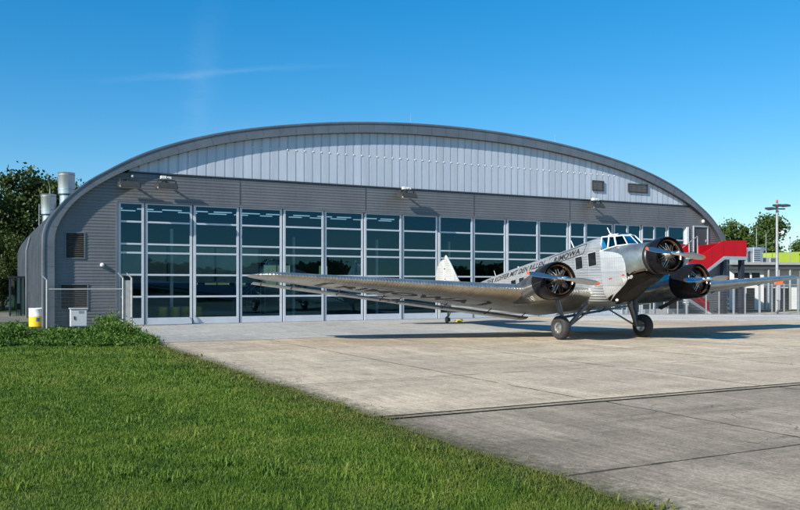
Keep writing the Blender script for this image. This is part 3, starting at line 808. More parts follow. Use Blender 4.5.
# steel flues beside the long wall
def flue(x, y, r, h, label, ladder):
    e = empty('steel_flue', label, 'flue', (x, y, 0), SITE_ROT, 'steel flues behind the hangar')
    b = MB(); b.lathe((0,0,0),(0,0,1),[(0,r*.82),(h-1.75,r*.82)],28); b.build('duct', M['steel'], e)
    b = MB(); b.lathe((0,0,0),(0,0,1),[(h-1.75,r*.82),(h-1.72,r*.9),(h-1.66,r*.9),(h-1.62,r)],28,0); b.build('collar', M['zinc_dark'], e)
    b = MB(); b.lathe((0,0,0),(0,0,1),[(h-1.62,r),(h-.05,r),(h,r*1.04),(h,r*.93),(h-.3,r*.92),(h-.3,.001)],28); b.build('cowl', M['steel'], e)
    for z in (h-1.3,h-.2):
        b = MB(); b.lathe((0,0,0),(0,0,1),[(z,r*1.0),(z,r*1.03),(z+.05,r*1.03),(z+.05,r*1.0)],28); b.build('band', M['galv'], e)
    if ladder:
        b = MB(); b.box(-r*1.25,-r*1.15,-.1,.1,h-4.5,h-.8); b.box(-r*1.15,-r*.8,-.04,.04,h-2.6,h-2.5); b.build('bracket_rail', M['galv'], e)
def fl(px, Y): return (px-325.8)/761.7*Y
flue(fl(66.5,58), 58, .62, EYE+(285.5-173.0)*58/761.7, 'taller stainless steel flue rising behind the arch edge', False)
flue(fl(48.5,62), 62, .60, EYE+(285.5-194.5)*62/761.7, 'shorter stainless steel flue standing left of the taller one', True)
e = empty('antenna_mast', 'thin whip antenna left of the taller steel flue', 'antenna', (fl(50,66),66,0))
b = MB(); b.tube((0,0,0),(0,0,10.6),.05,.03,6); b.tube((0,0,10.6),(-.35,0,12.2),.02,.01,5); b.build('rod', M['galv'], e)
b = MB(); b.box(-.15,.15,-.15,.15,0,.12); b.build('base', M['galv'], e)

# left fence with angled tops in front of the wall
e = empty('security_fence', 'wire mesh fence with top rail before the left hangar wall', 'fence', S(-5.25,1.1,0), SITE_ROT)
for (x, hgt, r) in ((0,2.5,.05),(3.86,2.62,.055),(4.32,2.62,.055)):
    b = MB(); b.tube((x,0,0),(x,0,hgt),r,r,8); b.tube((x,0,hgt),(x-.26,0,hgt+.28),r*.8,r*.6,8); b.build('post', M['galv_beige'], e)
b = MB(); b.tube((.06,0,2.02),(3.8,0,2.02),.035,.035,8); b.build('top_rail', M['galv_beige'], e)
b = MB(); b.quad((.05,.0,.05),(3.82,.0,.05),(3.82,.0,2.0),(.05,.0,2.0)); b.build('wire_mesh', M['wire'], e)
b = MB(); b.box(3.92,4.26,-.015,.015,.05,2.5); b.build('end_panel', M['galv_beige'], e)

# ------------------------------------------------------------------ red outside stairs at the right end
e = empty('outside_stairs', 'red parapet outside stairs at the right end of the hangar', 'stairs', S(0,0,0), SITE_ROT)
b = MB()
def slab(pts, y, th=.06, mat=0):
    n_ = len(pts); f = [(x,y,z) for x,z in pts]; k = [(x,y+th,z) for x,z in pts]
    b.add(f+k, [tuple(range(n_)), tuple(reversed(range(n_,2*n_)))]+[(i,n_+i,n_+(i+1)%n_,(i+1)%n_) for i in range(n_)], mat)
slab([(46.1,4.47),(46.1,5.74),(43.45,5.66),(39.7,3.86),(39.7,2.62),(40.43,2.72),(43.55,4.47)], -2.52)
b.build('front_parapet', M['red'], e)
fp = e.children[0]
for x, z0, z1 in ((44.75,4.50,5.69),(43.5,4.46,5.66),(42.2,3.74,5.03),(40.9,3.0,4.4)):
    b = MB(); b.box(x-.012,x+.012,-2.528,-2.521,z0,z1); b.build('panel_joint', M['dark_metal'], fp)
b = MB(); slab([(40.2,4.5),(42.3,4.5),(42.3,5.45),(40.2,5.45)], -.35); slab([(42.3,4.5),(46.1,4.5),(46.1,5.6),(44.95,5.6),(42.3,5.3)], -1.3); b.build('back_parapet', M['red'], e)
b = MB(); b.box(46.04,46.1,-2.46,-.1,4.47,5.74); b.build('end_parapet', M['red'], e)
b = MB(); slab([(39.7,2.35),(40.43,2.50),(43.6,4.22),(46.12,4.22),(46.12,4.465),(43.55,4.465),(40.43,2.715),(39.7,2.61)], -2.56, .1); b.build('front_stringer', M['stringer'], e)
b = MB(); b.box(42.0,46.0,-2.4,-.1,4.3,4.45)
for i in range(11): b.box(39.6+i*.36,39.95+i*.36,-2.42,-1.35,2.5+i*.163,2.56+i*.163)
for i in range(12): b.box(38.6+i*.40,38.98+i*.40,-1.25,-.2,2.3-i*.19,2.36-i*.19)
b.box(37.4,39.6,-2.4,-.1,2.34,2.42); b.build('treads', M['stringer'], e)
b = MB(); slab([(38.6,2.2),(43.4,-.02),(43.4,.95),(38.6,3.2)], -2.5+1.15); b.build('lower_parapet', M['red'], e)
b = MB(); slab([(38.9,2.05),(39.4,2.1),(43.7,.0),(43.3,.0)], -2.48+1.1, .08); b.build('lower_stringer', M['white_frame'], e)
b = MB()
for x in (43.9, 45.9): b.box(x-.17,x+.17,-2.35,-2.05,0,4.22)
b.build('columns', M['navy'], e)
b = MB()
for y in (-.6,): 
    b.tube((40.2,y,4.5),(43.0,y,6.1),.035,.035,8)
    for x,z0,z1 in ((40.9,4.4,4.9),(42.1,4.5,5.6),(43.0,4.5,6.1)): b.tube((x,y,z0),(x,y,z1),.035,.035,8)
b.build('handrail', M['galv'], e)

# ------------------------------------------------------------------ right background
# terminal building
TB = (45.5, 70.0)
e = empty('terminal_building', 'low flat roofed terminal building with white wall and dark windows', 'building', (TB[0],TB[1],0), R(3))
def pxx(px, Y): return (px-325.8)/761.7*Y
x_ = lambda px: pxx(px, 70)-TB[0]
z_ = lambda y: EYE-(y-285.5)*70/761.7
b = MB(); b.box(x_(726),x_(762),.0,.4,0,z_(270)); b.box(x_(762),x_(840),1.2,1.5,0,z_(270)); b.box(x_(760.2),x_(762),.4,1.2,0,z_(270)); b.build('wall', M['white_wall'], e)
b = MB(); b.box(x_(724),x_(845),-.7,12,z_(265),z_(262.4)); b.build('roof', M['roofgrey'], e)
b = MB(); b.box(x_(725),x_(843),-.5,11,z_(269.8),z_(265)-.004); b.build('dark_fascia', M['dark_wall'], e)
for (a,c) in ((731.5,737.5),(740,747),(749.5,757.5)):
    b = MB(); b.box(x_(a),x_(c),-.05,.02,z_(278.2),z_(273)); b.box(x_(a)-.06,x_(c)+.06,-.07,-.051,z_(278.8),z_(278.3),1); b.build('window', [M['glass_dark'], M['white_frame']], e)
for (a,c) in ((733,741),(744,752),(766,772),(779,784),(788,797)):
    b = MB(); b.box(x_(a),x_(c),-.05 if a<762 else 1.13,.02 if a<762 else 1.22,.05,z_(288)); b.build('glass_door', M['glass_dark'], e)
for px in (764,774.5,786,797,812):
    b = MB(); b.tube((x_(px),-.4,0),(x_(px),-.4,z_(269.8)),.09,.09,10); b.build('column', M['galv'], e)
roof_z = z_(262.4)
def on_roof(name, label, cat, px0, px1, y0, dy0, dy1, mat, fn):
    e2 = empty(name, label, cat, (TB[0]+(x_(px0)+x_(px1))/2, TB[1]+(dy0+dy1)/2, roof_z+.01), R(3)); w = (x_(px1)-x_(px0))/2; h = z_(y0)-roof_z; fn(e2, w, h, (dy1-dy0)/2, mat); return e2
def plant(e2, w, h, d, mat):
    b = MB(); b.cham(-w,w*.1,-d,d,0,h,.04); b.build('casing', mat, e2)
    b = MB(); b.lathe((w*.55,0,0),(0,0,1),[(0,d*.5),(h*.7,d*.5),(h*.85,d*.7),(h,d*.55),(h,.001)],18); b.build('fan_stack', mat, e2)
    b = MB()
    for i in range(6): b.box(-w*.9,w*.0,-d-.02,-d-.003,h*(.12+i*.13),h*(.18+i*.13))
    b.build('grille', M['lampgrey'], e2)
on_roof('roof_plant', 'silver air handling box on the terminal roof beside the red landing', 'roof plant', 746,756,248,1,3,M['steel'],plant)
on_roof('roof_plant', 'silver ventilation unit on the terminal roof just left of the light mast', 'roof plant', 760,774,246.5,1.2,3.2,M['steel'],plant)
on_roof('roof_plant', 'low grey ventilation box on the terminal roof right of the light mast', 'roof plant', 779,790,257,1.5,3,M['galv'],plant)
e = empty('lime_canopy', 'lime green curved canopy roof behind the terminal roof', 'canopy', (pxx(777,84)+3.2,84,0), R(2))
b = MB(); rr = []
for i in range(9):
    u = i/8; x = -3.2+u*14; rr.append([(x,0,EYE+(285.5-261)*84/761.7-.4),(x,0,EYE+(285.5-250.5)*84/761.7-.35*(1-u)**2),(x,4,EYE+(285.5-249)*84/761.7-.3*(1-u)**2),(x,4,EYE+(285.5-261)*84/761.7-.4)])
b.rings(rr, 0, False); b.build('canopy_sheet', M['lime'], e)
b = MB()
for x in (-3,1,5,9): b.box(x-.1,x+.1,.3,.5,0,4.6)
b.build('legs', M['galv'], e)
# light mast
e = empty('light_mast', 'tall grey light mast with floodlights and red beacon', 'light mast', (pxx(777,60),60,0))
mz = lambda y: EYE-(y-285.5)*60/761.7
b = MB(); b.tube((0,0,0),(0,0,mz(206)),.13,.085,12); b.lathe((0,0,0),(0,0,1),[(0,.22),(.06,.22),(.06,.13)],12); b.build('pole', M['galv'], e)
b = MB(); b.box(-.55,.62,-.05,.05,mz(209.5),mz(208.3)); b.build('crossbar', M['dark_metal'], e)
for (x,s_) in ((-.5,-1),(.1,1),(.62,1)):
    b = MB(); z = mz(209.3) if s_ < 0 else mz(206.2)
    b.rings([[(x-.36,-.3,z-.12),(x+.3,-.3,z-.05),(x+.3,.2,z+.1),(x-.36,.2,z+.03)],[(x-.33,-.28,z+.06),(x+.25,-.28,z+.1),(x+.25,.2,z+.2),(x-.33,.2,z+.17)]],0,False)
    b.build('floodlight', M['lampgrey'], e)
b = MB(); b.tube((0,0,mz(206)),(0,0,mz(203)),.05); b.build('beacon_stem', M['galv'], e)
b = MB(); b.lathe((0,0,mz(203)),(0,0,1),[(0,.07),(.18,.08),(.24,.05),(.27,.001)],14); b.build('beacon', worn('red_beacon_glass',(.35,.04,.02),.25), e)
b = MB(); b.tube((0,0,mz(233)),(.42,0,mz(232.2)),.025); b.lathe((.45,0,mz(232.5)),(0,0,1),[(-.12,.001),(-.1,.08),(0,.12),(.12,.1),(.14,.001)],12); b.build('camera_dome', M['white_plastic'], e)
b = MB(); b.cham(-.33,.33,-.28,-.13,mz(284.2),mz(278.8),.03); b.build('orange_box', M['orange'], e)
b = MB(); b.cham(-.14,.14,-.25,-.13,mz(300),mz(285.2),.02); b.build('control_box', M['stringer'], e)
# fence along the pavement, each post a part
e = empty('panel_fence', 'silver mesh fence with bright posts along the right pavement', 'fence', (22.0,57.5,0))
fx = [pxx(p,57.5)-22.0 for p in (622,636,650,664,677.5,686.5,706,719,733.5,745,759.5,772,784,798,812,826,840,854)]
for i, x in enumerate(fx):
    b = MB(); w = .06 if i in (5,8,10,13) else .032; b.box(x-w,x+w,-.05,.05,0,2.35 if i not in (13,) else 2.75); b.build('post', M['galv'], e)
b = MB(); b.quad((fx[0],0,.08),(fx[-1],0,.08),(fx[-1],0,2.25),(fx[0],0,2.25)); b.build('mesh_panels', M['wire'], e)
b = MB(); b.box(fx[0],fx[-1],-.02,.02,2.25,2.29); b.box(fx[0],fx[-1],-.02,.02,.04,.08); b.build('rails', M['galv'], e)
# thin poles behind the terminal
for (px, y0, lb) in ((756.5,228,'thin grey pole behind the terminal, left of the light mast'),(766,233,'thin pole just left of the light mast on the terminal roof'),(790,238,'thin pole right of the light mast beyond the terminal')):
    e = empty('slender_pole', lb, 'pole', (pxx(px,82),82,0), 0, 'thin poles by the terminal')
    b = MB(); zt = EYE-(y0-285.5)*82/761.7; b.tube((0,0,0),(0,0,zt),.05,.035,6); b.build('shaft', M['galv'], e)
    b = MB(); b.lathe((0,0,zt),(0,0,1),[(-.05,.001),(-.04,.09),(.1,.08),(.14,.001)],10); b.build('cap', M['lampgrey'], e)
# yellow chock by the tail wheel
e = empty('wheel_chock', 'small yellow wheel chock on the concrete beside the tail wheel', 'chock', (8.15,46.4,0), .4)
b = MB(); b.rings([[(-.2,-.12,0),(.2,-.12,0),(.2,.12,0),(-.2,.12,0)],[(-.2,-.02,.16),(.2,-.02,.16),(.2,.02,.16),(-.2,.02,.16)]],0,False); b.build('wedge', M['yellow'], e)
b = MB(); b.tube((-.2,0,.1),(-.38,.05,.05),.012); b.build('rope', M['dark_metal'], e)

# ------------------------------------------------------------------ AIRCRAFT
PSI, AL = .359, .135
XW, ZW = 4.305, -2.861
ca, sa = math.cos(AL), math.sin(AL)
def B(x, y, z):
    """x back from the nose hub, y to starboard, z up -> local, wheels on the ground"""
    xf, zz = XW-x, z-ZW
    return (xf*ca-zz*sa, -y, xf*sa+zz*ca)
plane = empty('airplane', 'vintage three engined propeller airplane of corrugated silver metal on the apron', 'airplane', (11.63,31.874,0), math.atan2(-math.cos(PSI), math.sin(PSI)))
class BM(MB):
    """mesh collector in aircraft coordinates"""
    def build(s, name, mats, parent=None, sharp=35, **k):
        s.v = [B(*p) for p in s.v]; return MB.build(s, name, mats, parent, (0,0,0), 0, sharp)
# --- fuselage stations: x, half width, top, bottom, exponent
FST = [(1.0,.63,.63,-.63,2.0),(1.3,.72,.66,-.68,2.15),(1.6,.795,.68,-.76,2.5),(1.85,.825,.71,-.86,3.0),(2.2,.83,.76,-1.08,3.6),(2.6,.83,.84,-1.30,4.2),(3.0,.83,.98,-1.46,4.8),(3.12,.83,1.27,-1.47,4.6),
       (3.9,.83,1.27,-1.5,4.6),(5.74,.83,1.13,-1.5,4.6),(7.6,.83,1.03,-1.44,4.6),(9.55,.82,.94,-1.30,4.6),(11.5,.75,.82,-1.08,4.4),(13.4,.60,.69,-.78,4.0),(15.2,.43,.62,-.48,3.6),(16.6,.27,.57,-.25,3.0),(17.5,.13,.5,-.08,2.5),(17.78,.05,.42,.05,2.2)]
FA = np.array(FST)
def fst(x): return [float(np.interp(x, FA[:,0], FA[:,i])) for i in range(1,5)]
def fus_ring(x, n_=44):
    w, zt, zb, p = fst(x); r = []
    for i in range(n_):
        a = 2*PI*i/n_; c, s_ = math.cos(a), math.sin(a)
        yy = math.copysign(abs(c)**(2/p), c)*w; q = math.copysign(abs(s_)**(2/p), s_)
        r.append((x, yy, (zt+zb)/2+q*(zt-zb)/2))
    return r
def fus_y(x, z):
    w, zt, zb, p = fst(x); q = abs((z-(zt+zb)/2)/((zt-zb)/2)); return w*max(0., 1-min(1.,q)**p)**(1/p)
b = BM(); xs = list(np.arange(3.06,17.78,.22))+[17.78]
b.rings([fus_ring(x) for x in xs], 0, True)
fus = b.build('fuselage', M['alu_side'], plane, 40)
b = BM(); xs = [1.0,1.12,1.3,1.45,1.6,1.72,1.85,2.0,2.2,2.4,2.6,2.8,2.95,3.055]
b.rings([fus_ring(x) for x in xs], 0, True)
for yy in (.0,): pass
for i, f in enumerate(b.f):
    if len(f) == 4 and sum(b.v[k][2] for k in f)/4 < -.46 - .12*max(0, sum(b.v[k][0] for k in f)/4-1.6): b.m[i] = 1  # lower nose faces take the oily metal with belly shadow in its colour
nose = b.build('nose_section', [M['nose_skin'], M['sooty_shaded']], plane, 40)
b = BM(); rr = []
for (x, hw, zt, zb) in ((1.12,.46,-.50,-.78),(1.3,.52,-.52,-.86),(1.8,.56,-.55,-.97),(2.3,.52,-.60,-1.15),(2.9,.36,-.9,-1.42),(3.3,.15,-1.3,-1.52)):
    rr.append([(x,-hw*.9,zt),(x,hw*.9,zt),(x,hw*1.12,zt-.06),(x,hw,(zt+zb)/2),(x,hw*.6,zb),(x,-hw*.6,zb),(x,-hw,(zt+zb)/2),(x,-hw*1.12,zt-.06)])
b.rings(rr, 0, False); b.add(rr[0], [tuple(range(8))], 1); sc_ = b.build('oil_cooler_scoop', [M['sooty_shaded'], M['bronze']], plane)
for sg in (1,-1):
    b = BM(); b.tube((1.02,sg*.56,-.46),(2.15,sg*.70,-.53),.035,.03,8); b.build('exhaust_stub', M['bronze'], plane)
# bright side skin that wraps forward over the nose section (both sides)
PAN = [(3.10,.64),(2.75,.55),(2.4,.46),(2.1,.36),(1.9,.24),(1.78,.06),(1.75,-.11),(1.77,-.4),(1.86,-.71),(2.1,-.90),(2.4,-1.08),(2.7,-1.25),(3.0,-1.42),(3.10,-1.45)]
for sgn in (1,-1):
    b = BM(); top = [p for p in PAN if p[1] > -.2]; 
    xs_ = np.linspace(1.756, 3.10, 20); up = sorted([p for p in PAN[:7]]); lo = sorted([p for p in PAN[6:]])
    grid = []
    for x in xs_:
        z1 = np.interp(x,[p[0] for p in up],[p[1] for p in up]); z0 = np.interp(x,[p[0] for p in lo],[p[1] for p in lo])
        grid.append([(x, sgn*(fus_y(x, z)+.012), z) for z in np.linspace(z0, z1, 14)])
    b.rings(grid, 0, True, False, False, False)
    b.build('side_skin', M['alu_panel'], fus)
# roof hump behind the cockpit, windows
for sgn in (1,-1):
    wins = [(3.34,3.81,.09,.64),(4.19,4.62,.09,.60),(5.3,5.75,-.02,.42),(6.3,6.75,-.02,.38),(7.35,7.75,-.02,.34),(8.35,8.75,-.04,.32),(9.02,9.42,-.04,.30),(10.1,10.5,-.02,.28)]
    for (x0,x1,z0,z1) in wins:
        b = BM(); f_ = .035
        def sp(x, z, o): return (x, sgn*(fus_y(x,z)+o), z)
        b.quad(sp(x0,z0,.008),sp(x1,z0,.008),sp(x1,z1,.008),sp(x0,z1,.008),0)
        for (a0,a1,c0,c1) in ((x0-f_,x1+f_,z0-f_,z0),(x0-f_,x1+f_,z1,z1+f_),(x0-f_,x0,z0,z1),(x1,x1+f_,z0,z1)):
            b.quad(sp(a0,c0,.018),sp(a1,c0,.018),sp(a1,c1,.018),sp(a0,c1,.018),1)
        b.build('cabin_window', [M['glass_dark'], M['alu_panel']], plane)
# cockpit: floor hull, glass panes, frames
def mir(p, s_): return (p[0], p[1]*s_, p[2])
b0 = [(1.84,0,.70),(1.98,.40,.70),(2.26,.72,.69),(2.66,.79,.66),(3.09,.80,.62)]   # sill line (starboard)
b1 = [(2.22,0,1.12),(2.30,.30,1.13),(2.50,.55,1.12),(2.72,.62,1.16),(3.09,.66,1.20)] # top line
panes = BM(); roofp = BM(); frame = BM(); shell = BM()
for s_ in (1,-1):
    for i in range(4):
        panes.quad(mir(b0[i],s_),mir(b0[i+1],s_),mir(b1[i+1],s_),mir(b1[i],s_))
    for i in range(5):
        frame.tube(mir(b0[i],s_),mir(b1[i],s_),.032 if i in (2,3) else .022,None,6)
    for i in range(4):
        frame.tube(mir(b0[i],s_),mir(b0[i+1],s_),.022,None,6); frame.tube(mir(b1[i],s_),mir(b1[i+1],s_),.028,None,6)
    # blue tinted roof glass and metal roof
    roofp.quad(mir(b1[1],s_),mir(b1[2],s_),(2.55,.30*s_,1.235),(2.40,.15*s_,1.2),0)
    roofp.quad(mir(b1[2],s_),mir(b1[4],s_),(3.09,.32*s_,1.285),(2.55,.30*s_,1.235),0)
    frame.tube((2.55,.30*s_,1.235),(3.09,.32*s_,1.285),.02,None,6); frame.tube((2.55,.30*s_,1.235),mir(b1[2],s_),.022,None,6)
    shell.quad((2.40,.15*s_,1.2),(2.55,.30*s_,1.235),(2.55,0,1.26),(2.40,0,1.22)); shell.quad((2.55,.30*s_,1.235),(3.09,.32*s_,1.285),(3.09,0,1.3),(2.55,0,1.26))
    shell.quad((2.22,0,1.12),mir(b1[1],s_),(2.40,.15*s_,1.2),(2.40,0,1.22))
    # body under the sill down to the skin
    for i in range(4):
        p, q = b0[i], b0[i+1]; shell.quad(mir(p,s_),mir(q,s_),(q[0],q[1]*s_*.97,q[2]-.14),(p[0],p[1]*s_*.97,p[2]-.14))
shell.quad((3.095,-.80,.62),(3.095,.80,.62),(3.095,.66,1.24),(3.095,-.66,1.24))
shell.box(2.55,2.95,-.55,-.15,.5,.98); shell.box(2.55,2.95,.15,.55,.5,.98)
ck = frame.build('cockpit_frame', M['white_frame'], plane)
panes.build('cockpit_glass', M['glass_cockpit'], ck); roofp.build('roof_glass', M['glass_roof'], ck); shell.build('cockpit_roof', M['alu_smooth'], ck)
# antenna masts on the spine
for (x, h_) in ((3.25,.42),(5.6,.45)):
    b = BM(); zt = fst(x)[1]; b.tube((x,0,zt-.03),(x+.22,0,zt+h_),.03,.016,6); b.build('antenna', M['white_frame'], plane)
b = BM(); zt = fst(11.6)[1]; b.tube((11.6,.2,zt-.03),(11.75,.2,zt+.35),.015,.008,5); b.tube((9.9,0,fst(9.9)[1]-.02),(9.9,0,fst(9.9)[1]+.16),.05,.03,8); b.build('antenna', M['white_frame'], plane)

# --- lettering
def text_mesh(body, shear=.25, bold=.012):
    cu = bpy.data.curves.new('lettering', 'FONT'); cu.body = body; cu.size = 1.0; cu.shear = shear; cu.offset = bold; cu.resolution_u = 3
    ob = bpy.data.objects.new('lettering', cu); COL.objects.link(ob)
    dg = bpy.context.evaluated_depsgraph_get(); me = bpy.data.meshes.new_from_object(ob.evaluated_get(dg))
    bpy.data.objects.remove(ob)
    v = np.array([q.co[:] for q in me.vertices]); f = [tuple(p.vertices) for p in me.polygons]
    v[:,0] -= v[:,0].min(); v[:,0] /= v[:,0].max(); v[:,1] -= v[:,1].min(); v[:,1] /= v[:,1].max()
    return v, f
def frame_strip(corners, w):
    """outline of a slanted box in the unit square -> quads"""
    n_ = len(corners); c = np.array(corners); ctr = c.mean(0); inn = []
    for i in range(n_):
        p, q, r_ = c[i-1], c[i], c[(i+1)%n_]
        d1 = (q-p)/np.linalg.norm(q-p); d2 = (r_-q)/np.linalg.norm(r_-q); n1 = np.array([-d1[1],d1[0]]); n2 = np.array([-d2[1],d2[0]])
        bis = (n1+n2); bis /= max(.3, np.dot(bis,n1)); inn.append(q+bis*w)
    return c, np.array(inn)
def side_text(body, xa, xb, za, zb, h, shear, bold, sgn=1):
    """letters run forward along the starboard side from xa (rear) to xb (front); baseline za -> zb"""
    v, f = text_mesh(body, shear, bold); b = BM(); P = []
    for (u, w, _) in v:
        uu = u if sgn > 0 else 1-u
        x = xa+(xb-xa)*uu; z = za+(zb-za)*uu+h*w; P.append((x, sgn*(fus_y(x,z)+.012), z))
    b.add(P, f); return b.build('lettering', M['text'], fus)
for sgn in (1,-1):
    side_text('DER KOFFER MIT DEN RILLEN', 11.75, 6.75, .40, .62, .24, .35, .014, sgn)
    side_text('RIMOWA', 6.1, 4.33, .62, .74, .24, .12, .02, sgn)
    b = BM(); W_, H_ = 2.62, .42
    c, i_ = frame_strip([(0.05,0),(2.42,0.0),(2.5,.05),(2.62,.36),(2.57,.42),(.2,.42),(.12,.37),(0,.06)], .026)
    def m2(p):
        x = 6.55-p[0]; z = .53+.07*p[0]+p[1]*.95; return (x, sgn*(fus_y(x,z)+.013), z)
    n_ = len(c)
    b.add([m2(p) for p in c]+[m2(p) for p in i_], [(i,(i+1)%n_,n_+(i+1)%n_,n_+i) for i in range(n_)])
    b.build('lettering_frame', M['text'], fus)
b = BM()
for (x,z) in ((2.62,-.60),(1.98,-.55)):
    b.quad((x-.09,fus_y(x,z)+.022,z),(x+.09,fus_y(x,z)+.022,z),(x+.09,fus_y(x,z)+.022,z+.05),(x-.09,fus_y(x,z)+.022,z+.05))
b.build('decal', M['red_decal'], fus)

# --- wings
def wing_par(y):
    k = (y-.85)/13.75
    xl = 3.9+1.99*k; zl = -1.0+1.06*k
    te = 8.05-.15*k; zt = -1.48+1.68*k; t = .185-.065*k
    if y > 13.4:
        q = (y-13.4)/1.13; r_ = math.sqrt(max(0.0, 1-q*q)); mid = xl+(te-xl)*.55
        xl2 = mid-(mid-xl)*r_; te2 = mid+(te-mid)*r_; zz = zl+(zt-zl)*.55
        zl, zt, xl, te = zz+(zl-zz)*r_, zz+(zt-zz)*r_, xl2, te2
        t = t*(.35+.65*r_)
    return xl, te, zl, zt, t
def wing_pt(s, y, lower):
    xl, te, zl, zt, t = wing_par(abs(y)); c = max(te-xl, .02)
    yt = 5*t*(.2969*math.sqrt(max(s,0))-.126*s-.3516*s*s+.2843*s**3-.1036*s**4)
    z = zl+(zt-zl)*s+(-.78*yt if lower else 1.2*yt)*c
    return (xl+s*c, y, z)
SS = [0,.004,.015,.035,.07,.12,.19,.28,.38,.49,.6,.71,.82,.91,1]
YS = [.5,.85,1.5,2.4,3.3,4.2,5.2,6.5,8,9.5,11,12.2,12.9,13.4,13.7,14.0,14.22,14.38,14.48,14.52]
def flap_pt(k, y):
    """k 0..1 round the slotted rear aerofoil"""
    yy = abs(y); q = (yy-.85)/13.75; xl = 8.02-.08*q; xt = 8.76-.24*q; zl = -1.60+1.68*q; zt = -1.68+1.76*q
    a = 2*PI*k; s_ = .5-.5*math.cos(a); th = (.075-.03*q)*math.sin(a)*(1-.55*s_)
    return (xl+(xt-xl)*s_, y, zl+(zt-zl)*s_+th)
for sgn in (1,-1):
    b = BM(); rr = []
    for y in YS:
        up = [wing_pt(s_, sgn*y, False) for s_ in reversed(SS)]; lo = [wing_pt(s_, sgn*y, True) for s_ in SS[1:-1]]
        rr.append(up+lo)
    b.rings(rr, 0, True)
    wing = b.build('wing', M['alu_wing'], plane, 50)
    # slotted flap and aileron behind and below the wing
    for (ya, yb, nm) in ((1.0,7.9,'flap'),(8.0,14.0,'aileron')):
        b = BM(); b.rings([[flap_pt(i/16, sgn*y) for i in range(16)] for y in np.linspace(ya, yb, 7)], 0, True); b.build(nm, M['alu_wing'], wing, 60)
    for y in (1.4,3.2,5.4,7.6,8.4,10.4,12.4,13.7):
        b = BM(); p = wing_pt(.9, sgn*y, True); q = flap_pt(.08, sgn*y); q2 = flap_pt(.8, sgn*y)
        b.tube(p, (q[0]+.1,q[1],q[2]-.1), .022, None, 6); b.tube((q[0]+.1,q[1],q[2]-.1), (q2[0],q2[1],q2[2]), .018, None, 6)
        b.build('hinge_bracket', M['strut'], wing)
    # underside lettering reads from tip to root
    v, f = text_mesh('RIMOWA', .12, .02); b = BM()
    def und(u, w, o=.012):
        y = 10.95-6.0*u; x = 7.05 - .95*w
        xl, te, *_ = wing_par(y); s_ = (x-xl)/(te-xl); p = wing_pt(s_, y, True); return (p[0], sgn*y, p[2]-o)
    P = [und(u if sgn > 0 else 1-u, .1+.8*w) for (u, w, _) in v]
    b.add(P, f); b.build('lettering', M['text'], wing)
    b = BM(); N_ = 24; out = []; inn = []
    crn = [(-.10,-.22),(1.08,-.22),(1.14,.05),(1.14,1.0),(1.09,1.2),(-.08,1.2),(-.13,1.0),(-.14,.0)]
    c, i_ = frame_strip(crn, .035); n_ = len(c); out = []
    for i in range(n_):
        j = (i+1) % n_
        for k in range(10):
            u0, u1 = k/10, (k+1)/10
            q = [c[i]+(c[j]-c[i])*u0, c[i]+(c[j]-c[i])*u1, i_[i]+(i_[j]-i_[i])*u1, i_[i]+(i_[j]-i_[i])*u0]
            b.add([und(*p) for p in q], [(0,1,2,3)])
    b.build('lettering_frame', M['text'], wing)

